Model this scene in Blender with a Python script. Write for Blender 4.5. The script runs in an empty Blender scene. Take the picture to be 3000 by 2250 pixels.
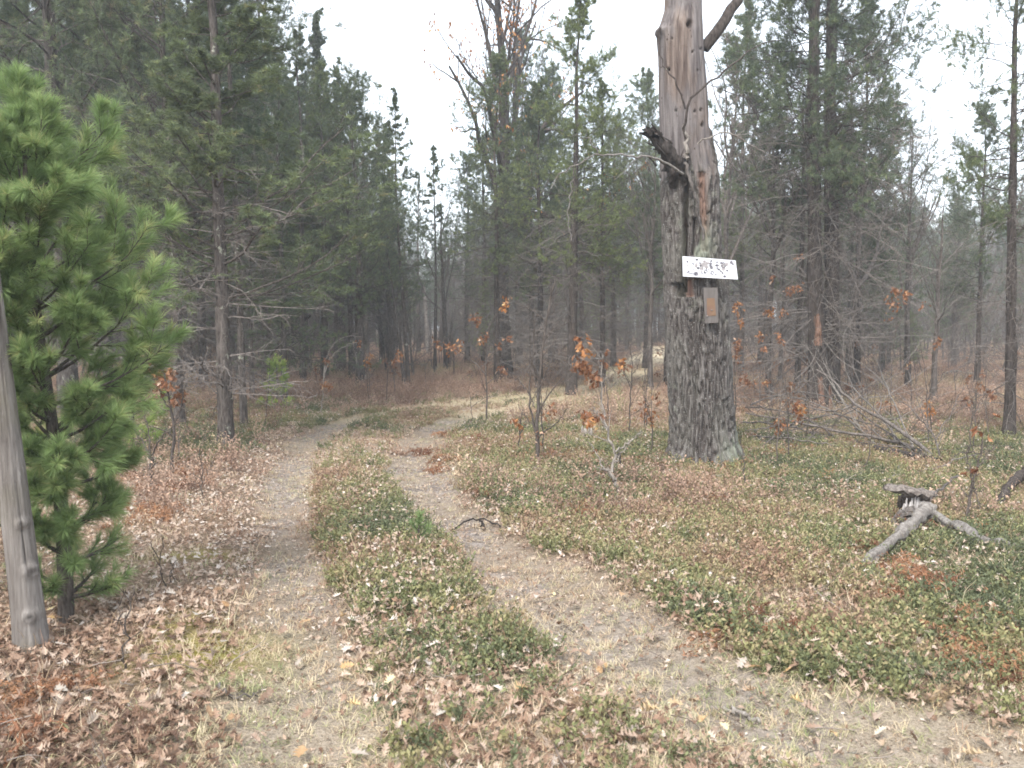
import bpy, math
import numpy as np

# ------------------------------------------------------------------ camera, world, sun, exposure
sc = bpy.context.scene
COL = sc.collection
PITCH = math.radians(3.96)
CAM = np.array([0.0, 0.0, 1.6])
F = 1843.0                                  # focal length in units of a 2212 px wide frame
cam_d = bpy.data.cameras.new('camera')
cam_d.lens = 30.0; cam_d.sensor_width = 36.0; cam_d.clip_start = 0.05; cam_d.clip_end = 2000.0
cam_d.dof.use_dof = True; cam_d.dof.focus_distance = 9.0; cam_d.dof.aperture_fstop = 5.0
cam = bpy.data.objects.new('camera', cam_d); COL.objects.link(cam)
cam.location = CAM.tolist(); cam.rotation_euler = (math.pi/2 - PITCH, 0, 0)
sc.camera = cam

SUN_EL, SUN_AZ = math.radians(52), math.radians(205)
w = bpy.data.worlds.new('World'); sc.world = w; w.use_nodes = True
wn = w.node_tree; wn.nodes.clear()
sky = wn.nodes.new('ShaderNodeTexSky'); sky.sky_type = 'NISHITA'; sky.sun_disc = False
sky.sun_elevation = SUN_EL; sky.sun_rotation = SUN_AZ; sky.dust_density = 3.0; sky.air_density = 1.2
hsv = wn.nodes.new('ShaderNodeHueSaturation'); hsv.inputs['Saturation'].default_value = 0.58
bg = wn.nodes.new('ShaderNodeBackground'); bg.inputs['Strength'].default_value = 0.15
wo = wn.nodes.new('ShaderNodeOutputWorld')
wn.links.new(sky.outputs[0], hsv.inputs['Color']); 
cld = wn.nodes.new('ShaderNodeMix'); cld.data_type = 'RGBA'        # a high thin overcast sheet, slightly uneven
cn = wn.nodes.new('ShaderNodeTexNoise'); cn.inputs['Scale'].default_value = 2.2; cn.inputs['Detail'].default_value = 5
cr0 = wn.nodes.new('ShaderNodeMapRange'); cr0.inputs['From Min'].default_value = .3; cr0.inputs['From Max'].default_value = .7; cr0.inputs['To Min'].default_value = .35; cr0.inputs['To Max'].default_value = .75
wtc = wn.nodes.new('ShaderNodeTexCoord'); wn.links.new(wtc.outputs['Generated'], cn.inputs['Vector']); wn.links.new(cn.outputs['Fac'], cr0.inputs['Value'])
wn.links.new(cr0.outputs[0], cld.inputs[0]); wn.links.new(hsv.outputs[0], cld.inputs[6]); cld.inputs[7].default_value = (4.6, 4.9, 5.3, 1)
wn.links.new(cld.outputs[2], bg.inputs['Color'])
wn.links.new(bg.outputs[0], wo.inputs['Surface'])
sun_d = bpy.data.lights.new('sun', 'SUN'); sun_d.energy = 1.5; sun_d.angle = math.radians(16); sun_d.color = (1.0, 0.97, 0.93)
sun = bpy.data.objects.new('sun', sun_d); COL.objects.link(sun)
# direction towards the sun: rotation measured like the sky's
sx, sy, sz = math.sin(SUN_AZ)*math.cos(SUN_EL), math.cos(SUN_AZ)*math.cos(SUN_EL), math.sin(SUN_EL)
from mathutils import Vector
sun.rotation_euler = Vector((sx, sy, sz)).to_track_quat('Z', 'Y').to_euler()
sc.view_settings.view_transform = 'Standard'; sc.view_settings.look = 'None'
sc.view_settings.gamma = 1.0; sc.view_settings.use_curve_mapping = False
sc.view_settings.exposure = 1.78
sc.render.engine = 'CYCLES'
sc.cycles.max_bounces = 6; sc.cycles.diffuse_bounces = 3; sc.cycles.glossy_bounces = 1
sc.cycles.transmission_bounces = 3; sc.cycles.volume_bounces = 1; sc.cycles.transparent_max_bounces = 4
sc.cycles.filter_width = 1.7

# ------------------------------------------------------------------ numeric helpers
rng = np.random.default_rng(11)
def nrm(v): return v/np.maximum(np.linalg.norm(v, axis=-1, keepdims=True), 1e-9)

def vnoise(p, seed=0):
    p = np.asarray(p, float); i = np.floor(p).astype(np.int64); f = p-i; s = f*f*(3-2*f); out = 0
    for dx in (0, 1):
        for dy in (0, 1):
            for dz in (0, 1):
                h = ((i[:, 0]+dx)*374761393 + (i[:, 1]+dy)*668265263 + (i[:, 2]+dz)*2147483647 + seed*974634777) & 0xffffffff
                h = ((h ^ (h >> 13))*1274126177) & 0xffffffff
                h = (h ^ (h >> 16)) & 0xffff
                wgt = (s[:, 0] if dx else 1-s[:, 0])*(s[:, 1] if dy else 1-s[:, 1])*(s[:, 2] if dz else 1-s[:, 2])
                out = out + wgt*(h/65535.0)
    return out
def fbm(x, y, z=0.0, octv=3, seed=0):
    x = np.atleast_1d(np.asarray(x, float)); y = np.broadcast_to(y, x.shape).astype(float); z = np.broadcast_to(z, x.shape).astype(float)
    sh = x.shape; a = 0; amp = 1; tot = 0; p = np.stack([x.ravel(), y.ravel(), z.ravel()], 1)
    for o in range(octv):
        a = a+amp*vnoise(p*(2**o)+17.3*o, seed+o); tot += amp; amp *= .5
    return (a/tot).reshape(sh)
def sstep(a, b, x): 
    t = np.clip((x-a)/(b-a), 0, 1); return t*t*(3-2*t)

cp, sp = math.cos(PITCH), math.sin(PITCH)
def ray(U, V):
    x = (U-1106)/F; up = (829.5-V)/F
    return np.array([x, cp+sp*up, cp*up-sp])
def PT(U, V, d):
    r = ray(U, V); return CAM + r*(d/r[1])

def hz0(x, y):
    x = np.asarray(x, float); y = np.asarray(y, float)
    b = 0.09*(fbm(x*.35+5, y*.35, 0, 2, 3)-.5) + 0.05*(fbm(x*1.6, y*1.6, 0, 3, 9)-.5)
    far = sstep(22, 60, np.hypot(x, y))*0.25*(fbm(x*.06+9, y*.06, 0, 1, 21)) 
    return b+far
def G0(U, V):
    r = ray(U, V); t = 1.6/-r[2]
    for _ in range(12):
        p = CAM+r*t; h = float(hz0(np.array([p[0]]), np.array([p[1]]))[0]); t = (1.6-h)/-r[2]
    return CAM+r*t

def dens(pts, n=160):
    pts = np.array(pts); s = np.r_[0, np.cumsum(np.linalg.norm(np.diff(pts, axis=0), axis=1))]
    q = np.linspace(0, s[-1], n); c = np.stack([np.interp(q, s, pts[:, k]) for k in range(pts.shape[1])], 1)
    for _ in range(4): c[1:-1] = (c[:-2]+2*c[1:-1]+c[2:])/4
    return c
_l = [G0(u, v)[:2] for u, v in [(660, 1659), (650, 1500), (640, 1350), (622, 1200), (612, 1110), (622, 1035), (655, 965), (700, 930), (745, 912), (820, 895), (920, 883), (1020, 872), (1120, 861), (1210, 849), (1290, 832), (1335, 808), (1385, 778), (1400, 762)]]
_r = [G0(u, v)[:2] for u, v in [(1990, 1659), (1730, 1595), (1530, 1530), (1372, 1450), (1255, 1350), (1145, 1250), (1045, 1170), (955, 1100), (905, 1035), (893, 985), (915, 945), (955, 918), (1030, 898), (1125, 880), (1220, 864), (1310, 842), (1365, 816), (1420, 786), (1440, 765)]]
def extend(p): 
    p = [np.array(q) for q in p]; return [p[0]+(p[0]-p[1])*2.0] + p + [p[-1]+(p[-1]-p[-2])*1.5]
RL, RR = dens(extend(_l)), dens(extend(_r))
def dist(x, y, c):
    x = np.asarray(x, float).ravel(); y = np.asarray(y, float).ravel(); out = np.empty(len(x))
    for i in range(0, len(x), 60000):
        a, b = x[i:i+60000, None], y[i:i+60000, None]
        out[i:i+60000] = np.sqrt(((a-c[:, 0])**2+(b-c[:, 1])**2).min(1))
    return out
oL, oR = np.argsort(RL[:90, 1]), np.argsort(RR[:90, 1])
def xl(y): return np.interp(y, [2, 4, 6, 8, 10, 13, 14.5], [-.62, -1.0, -1.58, -2.15, -2.65, -3.1, -2.9])
def xr(y): return np.interp(y, [2.9, 3.3, 4, 5, 6, 8, 10, 13, 15], [1.6, 1.05, .66, .30, -.02, -.75, -1.15, -1.35, -.9])

def masks(x, y):
    x = np.asarray(x, float).ravel(); y = np.asarray(y, float).ravel()
    dl, dr = dist(x, y, RL), dist(x, y, RR)
    wob = (fbm(x*1.3, y*1.3, 0, 3, 31)-.5)
    dm = np.minimum(dl, dr)+wob*.28
    wd = np.where(dr < dl, .11*(1-sstep(4.2, 6.5, y)), -.05); track = 1-sstep(.19+wd, .42+wd*1.3, dm)
    n1 = fbm(x*.7, y*.7, 0, 3, 41); n2 = fbm(x*1.9+3, y*1.9, 0, 3, 51)
    a, b = xl(y), xr(y); u = (x-a)/np.maximum(b-a, .3)
    strip = sstep(.12, .3, u+wob*.2)*(1-sstep(.66, .84, u+wob*.25))*sstep(3.8, 4.8, y+wob*1.8)*(1-sstep(8.3, 10.0, y+wob*2))
    right = sstep(.25, .6, x-b+wob*.4)*sstep(3.2, 4.3, y+wob-(x-1.5)*.1)*(1-sstep(11, 15, y))*sstep(.36, .56, n1+.16)
    leftg = sstep(.3, .9, a-x+wob)*sstep(9.5, 12.0, y)*(1-sstep(15.5, 19, y))*.9*sstep(.3, .5, n1+.1)
    midg = (1-sstep(.9, 1.6, np.hypot(x+2.2, (y-14.5)*.8)))*.7
    green = np.clip(np.maximum.reduce([strip*(.55+.7*sstep(.35, .6, n2)), right*(.35+.8*sstep(.38, .6, n2)), leftg, midg]), 0, 1)*(1-track)
    red = np.clip(sstep(12.5, 20, y+wob*3+np.where(x < 0, -1.5, 0))*(1-.75*leftg), 0, 1)
    grassy = np.clip(sstep(13, 16, y)*(1-sstep(.45, 1.1, np.minimum(dl, dr)+wob*.8)), 0, 1)
    tan = np.clip((1-sstep(3.4, 4.6, y+wob*1.4))*(1-sstep(1.5, 2.2, np.abs(x-.5)-.1+wob)) + .8*(1-sstep(.3, 1.0, np.abs(u-.5)*2*.9+wob))*sstep(8, 9.5, y)*(1-sstep(14, 16, y)) + track*.7, 0, 1)
    leaf = np.clip(1-.55*green-.30*track-.62*tan, 0.05, 1)
    leaf = leaf*(.45+.9*sstep(.3, .65, n2))
    leafrut = np.clip(sstep(.3, .45, dm)*(1-sstep(.6, .85, dm)), 0, 1)
    mos = G0(455, 1410); mos2 = G0(425, 1205); mos3 = G0(390, 1360)
    moss = np.maximum(np.exp(-(((x-mos[0])/.34)**2+((y-mos[1])/.34)**2)), .9*np.exp(-(((x-mos2[0])/.26)**2+((y-mos2[1])/.12)**2)))
    moss = np.maximum(moss, .7*np.exp(-(((x-mos3[0])/.18)**2+((y-mos3[1])/.25)**2)))
    return dict(track=track, green=green, red=red, tan=tan, leaf=np.clip(leaf+leafrut*.5, 0, 1.3), grassy=grassy, moss=moss*sstep(.25, .6, n2+.2), dl=dl, dr=dr, n1=n1, n2=n2)

def hz(x, y, m=None):
    sh = np.shape(x); x = np.asarray(x, float).ravel(); y = np.asarray(y, float).ravel()
    dm = np.minimum(dist(x, y, RL), dist(x, y, RR))
    fadeout = 1-sstep(14, 20, y)
    h = hz0(x, y) - .06*np.exp(-(dm/.28)**2)*fadeout + .03*np.exp(-((dm-.6)/.25)**2)*fadeout + .012*(fbm(x*9, y*9, 0, 2, 71)-.5)
    return h.reshape(sh)
def H1(x, y): return float(hz(np.array([x]), np.array([y]))[0])
def G(U, V, lift=0.0):
    p = G0(U, V); p = p.copy(); p[2] = H1(p[0], p[1])+lift; return p

# ------------------------------------------------------------------ mesh helpers
class MB:
    def __init__(s): s.V = []; s.F = []; s.n = 0; s.M = []; s.T = []
    def add(s, V, Fc, mat=0, tint=0.5):
        V = np.asarray(V, float).reshape(-1, 3); Fc = np.asarray(Fc, np.int64)
        s.V.append(V); s.F.append(Fc+s.n); s.M.append(np.full(len(Fc), mat)); 
        s.T.append(np.broadcast_to(tint, (len(V),)).astype(float)); s.n += len(V); return s
    def mesh(s, name, mats, smooth=True, attrs=None):
        me = bpy.data.meshes.new(name)
        V = np.concatenate(s.V) if s.V else np.zeros((0, 3)); me.vertices.add(len(V)); me.vertices.foreach_set('co', V.ravel())
        lv = np.concatenate([f.ravel() for f in s.F]); cnt = np.concatenate([np.full(len(f), f.shape[1]) for f in s.F])
        me.loops.add(len(lv)); me.loops.foreach_set('vertex_index', lv.astype(np.int32))
        st = np.r_[0, np.cumsum(cnt)[:-1]]
        me.polygons.add(len(cnt)); me.polygons.foreach_set('loop_start', st.astype(np.int32))
        me.polygons.foreach_set('material_index', np.concatenate(s.M).astype(np.int32))
        me.polygons.foreach_set('use_smooth', np.full(len(cnt), smooth))
        for m in (mats if isinstance(mats, (list, tuple)) else [mats]): me.materials.append(m)
        at = me.attributes.new('tint', 'FLOAT', 'POINT'); at.data.foreach_set('value', np.concatenate(s.T).astype(np.float32))
        for k, a in (attrs or {}).items():
            at = me.attributes.new(k, 'FLOAT', 'POINT'); at.data.foreach_set('value', np.asarray(a, np.float32))
        me.update(calc_edges=True); return me

def tubes(P, Rd, K=4, cap=False):
    """P (M,n,3), Rd (M,n) -> verts, quads"""
    P = np.asarray(P, float); Rd = np.asarray(Rd, float)
    if P.ndim == 2: P = P[None]; Rd = Rd[None]
    M, n, _ = P.shape
    T = np.empty_like(P); T[:, 1:-1] = P[:, 2:]-P[:, :-2]; T[:, 0] = P[:, 1]-P[:, 0]; T[:, -1] = P[:, -1]-P[:, -2]; T = nrm(T)
    md = nrm(P[:, -1]-P[:, 0]); ref = np.where(np.abs(md[:, 2:3]) < .8, np.array([[0, 0, 1.]]), np.array([[1., 0, 0]]))
    ref = nrm(ref-(ref*md).sum(1, keepdims=True)*md)[:, None, :]
    A = nrm(ref-(ref*T).sum(-1, keepdims=True)*T); B = np.cross(T, A)
    th = np.arange(K)/K*2*math.pi
    V = P[:, :, None, :]+Rd[:, :, None, None]*(np.cos(th)[:, None]*A[:, :, None, :]+np.sin(th)[:, None]*B[:, :, None, :])
    idx = np.arange(M*n*K).reshape(M, n, K)
    a = idx[:, :-1]; b = np.roll(a, -1, 2); d = idx[:, 1:]; c = np.roll(d, -1, 2)
    Fq = np.stack([a, b, c, d], -1).reshape(-1, 4)
    return V.reshape(-1, 3), Fq

def kids(P, Rd, k, t0, t1, ang, ratio, n, wig, grav, g, rmul=.55, rmin=.002, angj=.25, flat=0.0):
    M, n0, _ = P.shape
    plen = np.linalg.norm(np.diff(P, axis=1), axis=-1).sum(1)
    t = t0+(t1-t0)*((np.arange(k)[None]+g.random((M, k)))/k)
    fi = t*(n0-1); i0 = np.clip(fi.astype(int), 0, n0-2); fr = (fi-i0)[..., None]
    rows = np.arange(M)[:, None]
    st = P[rows, i0]*(1-fr)+P[rows, i0+1]*fr; tn = nrm(P[rows, i0+1]-P[rows, i0])
    rr = Rd[rows, i0]*(1-fr[..., 0])+Rd[rows, i0+1]*fr[..., 0]
    u = g.normal(size=(M, k, 3)); u[..., 2] *= (1-flat); u = nrm(u-(u*tn).sum(-1, keepdims=True)*tn)
    a = (ang+angj*g.normal(size=(M, k)))[..., None]
    d = nrm(np.cos(a)*tn+np.sin(a)*u)
    L = plen[:, None]*ratio*(1-.45*t)*(.6+.7*g.random((M, k)))
    st = st.reshape(-1, 3); d = d.reshape(-1, 3); L = L.ravel(); rr = rr.ravel()
    return grow(st, d, L, np.maximum(rr*rmul, rmin), n, wig, grav, g)
def grow(st, d, L, r, n, wig, grav, g, rend=.3, rmin=.0012):
    N = len(st); out = np.empty((N, n, 3)); out[:, 0] = st; d = d.copy(); step = (L/(n-1))[:, None]
    for i in range(1, n):
        d = nrm(d+wig*g.normal(size=(N, 3))+np.array([0, 0, 1.])*np.reshape(grav, (-1, 1))/(n-1))
        out[:, i] = out[:, i-1]+d*step
    R_ = np.maximum(r[:, None]*np.linspace(1, rend, n)[None], rmin)
    return out, R_

def needles(pos, ax, K, L, W, spread, g, tint):
    N = len(pos)
    u = g.normal(size=(N, K, 3)); a = nrm(ax)[:, None, :]; u = nrm(u-(u*a).sum(-1, keepdims=True)*a)
    d = nrm(a*(1-spread*.6)+u*spread*(.6+.6*g.random((N, K, 1))))
    b = pos[:, None, :]+a*(g.random((N, K, 1))-.5)*L*.8
    s = nrm(np.cross(d, g.normal(size=(N, K, 3))))*W/2
    l = L*(.7+.5*g.random((N, K, 1)))
    V = np.stack([b-s, b+s, b+d*l], 2).reshape(-1, 3)
    Fc = np.arange(N*K*3).reshape(-1, 3)
    T = np.repeat(np.clip(tint, 0, 1), K*3)
    return V, Fc, T

def place(me, name, loc=(0, 0, 0), parent=None, **props):
    o = bpy.data.objects.new(name, me); COL.objects.link(o); o.location = [float(v) for v in loc]
    if parent: o.parent = parent
    for k, v in props.items(): o[k] = v
    return o
def empty(name, loc, label, cat, group=None, rz=0.0):
    o = bpy.data.objects.new(name, None); COL.objects.link(o); o.location = [float(v) for v in loc]; o.rotation_euler = (0, 0, rz)
    o['label'] = label; o['category'] = cat
    if group: o['group'] = group
    o.empty_display_size = .2
    return o

# ------------------------------------------------------------------ materials
def nt(name, rough=.85, spec=.15):
    m = bpy.data.materials.new(name); m.use_nodes = True; t = m.node_tree; b = t.nodes['Principled BSDF']
    b.inputs['Roughness'].default_value = rough; b.inputs['Specular IOR Level'].default_value = spec
    return m, t, b
def N(t, typ, **kw):
    n = t.nodes.new(typ)
    for k, v in kw.items():
        if k.startswith('i_'): n.inputs[k[2:].replace('_', ' ')].default_value = v
        else: setattr(n, k, v)
    return n
def ramp(t, fac, stops, interp='LINEAR'):
    r = t.nodes.new('ShaderNodeValToRGB'); r.color_ramp.interpolation = interp; e = r.color_ramp.elements
    while len(e) < len(stops): e.new(.5)
    for i, (p, c) in enumerate(stops): e[i].position = p; e[i].color = (*c, 1)
    t.links.new(fac, r.inputs[0]); return r.outputs[0]
def mix(t, fac, a, b, mode='MIX'):
    m = t.nodes.new('ShaderNodeMix'); m.data_type = 'RGBA'; m.blend_type = mode
    for s, v in ((m.inputs[0], fac), (m.inputs[6], a), (m.inputs[7], b)):
        if isinstance(v, (int, float)): s.default_value = v
        elif isinstance(v, tuple): s.default_value = (*v, 1)
        else: t.links.new(v, s)
    return m.outputs[2]
def mth(t, op, a, b=0.0):
    m = t.nodes.new('ShaderNodeMath'); m.operation = op
    for s, v in zip(m.inputs, (a, b)):
        if isinstance(v, (int, float)): s.default_value = v
        else: t.links.new(v, s)
    return m.outputs[0]
def noise(t, scale, detail=4, rough=.55, vec=None, stretch=None, coord='Object'):
    tc = t.nodes.new('ShaderNodeTexCoord'); n = t.nodes.new('ShaderNodeTexNoise')
    n.inputs['Scale'].default_value = scale; n.inputs['Detail'].default_value = detail; n.inputs['Roughness'].default_value = rough
    v = tc.outputs[coord]
    if stretch:
        mp = t.nodes.new('ShaderNodeMapping'); mp.inputs['Scale'].default_value = stretch; t.links.new(v, mp.inputs['Vector']); v = mp.outputs[0]
    t.links.new(v, n.inputs['Vector']); return n.outputs['Fac']
def attr(t, name, typ='GEOMETRY'):
    a = t.nodes.new('ShaderNodeAttribute'); a.attribute_name = name; a.attribute_type = typ; return a.outputs['Fac']
def bump(t, b, h, strength=.5, dist_=.02):
    n = t.nodes.new('ShaderNodeBump'); n.inputs['Strength'].default_value = strength; n.inputs['Distance'].default_value = dist_
    t.links.new(h, n.inputs['Height']); t.links.new(n.outputs[0], b.inputs['Normal'])
def objrand(t):
    return t.nodes.new('ShaderNodeObjectInfo').outputs['Random']

def bark_mat(name, dark, mid, light, lich=(.34, .36, .30), lichamt=.62, sc_=1.0):
    m, t, b = nt(name, .95, .05)
    n1 = noise(t, 9*sc_, 6, .65, stretch=(3.5, 3.5, .7)); n2 = noise(t, 26*sc_, 5, .7, stretch=(2, 2, .6)); n3 = noise(t, 3.1, 4)
    c = ramp(t, n1, [(.36, dark), (.52, mid), (.68, light)])
    c = mix(t, ramp(t, n2, [(.45, (0, 0, 0)), (.62, (1, 1, 1))]), c, mix(t, .5, c, light))
    l = noise(t, 14, 5, .7)
    c = mix(t, ramp(t, mth(t, 'MULTIPLY', mth(t, 'ADD', l, mth(t, 'MULTIPLY', mth(t, 'SUBTRACT', n3, .5), .6)), 1.0), [(lichamt, (0, 0, 0)), (lichamt+.07, (.8, .8, .8))]), c, lich)
    r = objrand(t); c = mix(t, 1.0, c, ramp(t, r, [(0, (.75, .75, .75)), (1, (1.2, 1.15, 1.1))]), 'MULTIPLY')
    t.links.new(c, b.inputs['Base Color']); bump(t, b, mth(t, 'ADD', n1, mth(t, 'MULTIPLY', n2, .4)), 1.0, .03)
    return m
M_bark = bark_mat('pine_bark', (.035, .030, .028), (.080, .070, .064), (.15, .135, .125))
M_barkd = bark_mat('dark_bark', (.025, .022, .020), (.055, .046, .042), (.10, .088, .08), lichamt=.7)
M_twig = bark_mat('dead_twig', (.07, .062, .058), (.13, .115, .105), (.22, .20, .185), lichamt=.7)
M_twigp = bark_mat('pale_dead_wood', (.13, .115, .105), (.22, .20, .18), (.35, .33, .305), lichamt=.8)
M_stem = bark_mat('young_stem', (.05, .04, .035), (.10, .085, .075), (.17, .15, .135), lichamt=.72, sc_=2)

def needle_mat(name, stops, transl=.25):
    m, t, b = nt(name, .6, .25)
    c = ramp(t, attr(t, 'tint'), stops)
    r = objrand(t); c = mix(t, 1.0, c, ramp(t, r, [(0, (.8, .85, .85)), (.5, (1, 1, 1)), (.85, (1.15, 1.12, .92)), (1, (1.45, 1.4, .9))]), 'MULTIPLY')
    t.links.new(c, b.inputs['Base Color'])
    tr = N(t, 'ShaderNodeBsdfTranslucent'); t.links.new(c, tr.inputs['Color'])
    ms = N(t, 'ShaderNodeMixShader'); ms.inputs[0].default_value = transl
    t.links.new(b.outputs[0], ms.inputs[1]); t.links.new(tr.outputs[0], ms.inputs[2])
    t.links.new(ms.outputs[0], t.nodes['Material Output'].inputs['Surface']); return m
M_need = needle_mat('jack_pine_needles', [(0, (.07, .09, .065)), (.45, (.112, .143, .085)), (.85, (.17, .212, .10)), (1, (.215, .20, .11))], .35)
M_wpn = needle_mat('white_pine_needles', [(0, (.10, .155, .055)), (.5, (.18, .262, .10)), (.9, (.30, .385, .155)), (1, (.38, .36, .16))], .45)
M_oleaf = needle_mat('withered_oak_leaf', [(0, (.12, .045, .022)), (.5, (.24, .105, .05)), (.85, (.35, .19, .11)), (1, (.48, .34, .25))], .25)

def inst_leaf(name, stops, transl=.2, per='INSTANCER'):
    m, t, b = nt(name, .7, .2)
    c = ramp(t, attr(t, 'tint2', 'INSTANCER'), stops)
    c = mix(t, 1.0, c, ramp(t, attr(t, 'tint'), [(0, (.7, .7, .7)), (1, (1.25, 1.22, 1.15))]), 'MULTIPLY')
    t.links.new(c, b.inputs['Base Color'])
    tr = N(t, 'ShaderNodeBsdfTranslucent'); t.links.new(c, tr.inputs['Color'])
    ms = N(t, 'ShaderNodeMixShader'); ms.inputs[0].default_value = transl
    t.links.new(b.outputs[0], ms.inputs[1]); t.links.new(tr.outputs[0], ms.inputs[2])
    t.links.new(ms.outputs[0], t.nodes['Material Output'].inputs['Surface']); return m
LEAFSTOPS = [(0, (.10, .062, .045)), (.2, (.185, .115, .08)), (.42, (.30, .205, .15)), (.65, (.40, .305, .24)), (.88, (.48, .395, .33)), (1, (.56, .50, .455))]
M_litter = inst_leaf('leaf_litter', LEAFSTOPS)
M_cover = inst_leaf('evergreen_ground_cover', [(0, (.10, .115, .065)), (.3, (.15, .165, .08)), (.55, (.215, .21, .10)), (.75, (.28, .235, .135)), (1, (.28, .185, .13))])
M_grass = inst_leaf('dry_grass', [(0, (.26, .15, .10)), (.3, (.40, .31, .21)), (.6, (.50, .43, .31)), (.8, (.32, .32, .17)), (1, (.19, .23, .10))])
M_heath = inst_leaf('low_brown_shrub', [(0, (.19, .125, .095)), (.4, (.33, .225, .17)), (.7, (.43, .31, .235)), (.88, (.38, .32, .20)), (1, (.24, .24, .12))])

m, t, b = nt('forest_floor', .95, .05); M_ground = m
nA = noise(t, 2.2, 6, .65); nB = noise(t, 38, 4, .7); nC = noise(t, 90, 3, .6)
lit = ramp(t, nB, [(.32, (.08, .055, .042)), (.45, (.16, .11, .08)), (.55, (.27, .19, .14)), (.68, (.42, .33, .26))])
lit = mix(t, ramp(t, nA, [(.4, (0, 0, 0)), (.6, (1, 1, 1))]), lit, mix(t, .45, lit, (.15, .12, .07)))
dirt = ramp(t, noise(t, 17, 6, .7), [(.34, (.085, .073, .066)), (.45, (.19, .163, .145)), (.57, (.30, .262, .235)), (.7, (.46, .42, .39))])
dirt = mix(t, ramp(t, nC, [(.55, (0, 0, 0)), (.7, (1, 1, 1))]), dirt, (.10, .08, .065))
tanc = ramp(t, nC, [(.3, (.17, .14, .095)), (.5, (.31, .26, .19)), (.7, (.44, .38, .30))])
redc = ramp(t, nB, [(.3, (.19, .12, .09)), (.5, (.33, .225, .175)), (.7, (.45, .335, .265))])
redc = mix(t, ramp(t, noise(t, .5, 5, .6), [(.42, (0, 0, 0)), (.62, (.7, .7, .7))]), redc, (.19, .15, .075))
grn = ramp(t, nB, [(.3, (.09, .085, .05)), (.55, (.16, .15, .085)), (.7, (.26, .22, .14))])
mossc = ramp(t, nC, [(.3, (.15, .13, .03)), (.7, (.34, .30, .075))])
c = mix(t, attr(t, 'm_green'), lit, grn); c = mix(t, attr(t, 'm_red'), c, redc); c = mix(t, attr(t, 'm_tan'), c, tanc)
c = mix(t, attr(t, 'm_grassy'), c, (.48, .40, .27)); c = mix(t, attr(t, 'm_track'), c, dirt); c = mix(t, attr(t, 'm_moss'), c, mossc)
t.links.new(c, b.inputs['Base Color']); bump(t, b, mth(t, 'ADD', nB, nC), 1.0, .02)

# ------------------------------------------------------------------ ground and wheel tracks
def sgrid(lo, hi, n, k, c0=0.0):
    a = np.linspace(math.asinh((lo-c0)*k), math.asinh((hi-c0)*k), n); return np.sinh(a)/k+c0
gx = sgrid(-170, 170, 330, .35); gy = sgrid(-60, 260, 380, .28, 5.0)
X, Y = np.meshgrid(gx, gy); Z = hz(X, Y)
mk = masks(X, Y)
idx = np.arange(X.size).reshape(X.shape)
Q = np.stack([idx[:-1, :-1], idx[:-1, 1:], idx[1:, 1:], idx[1:, :-1]], -1).reshape(-1, 4)
ft = mk['track'][Q].mean(1); fy = Y.ravel()[Q].mean(1)
istr = (ft > .45) & (fy > 0) & (fy < 46)
VV = np.stack([X.ravel(), Y.ravel(), Z.ravel()], 1)
fade = 1-sstep(13, 17, Y.ravel())
def gmesh(name, sel):
    used, inv = np.unique(Q[sel], return_inverse=True); b_ = MB(); b_.add(VV[used], inv.reshape(-1, 4))
    return b_.mesh(name, M_ground, True, {'m_track': (mk['track']*(.35+.65*fade)*(.3+.7*sstep(.38,.62,mk['n2']))*(.62+.38*sstep(4.0,6.5,Y.ravel())))[used]*.85, 'm_green': mk['green'][used], 'm_red': mk['red'][used],
        'm_tan': mk['tan'][used]*.8, 'm_grassy': mk['grassy'][used], 'm_moss': mk['moss'][used]})
ground = place(gmesh('forest_floor', ~istr), 'ground', kind='structure')
place(gmesh('wheel_tracks', istr), 'dirt_track', kind='structure')

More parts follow.
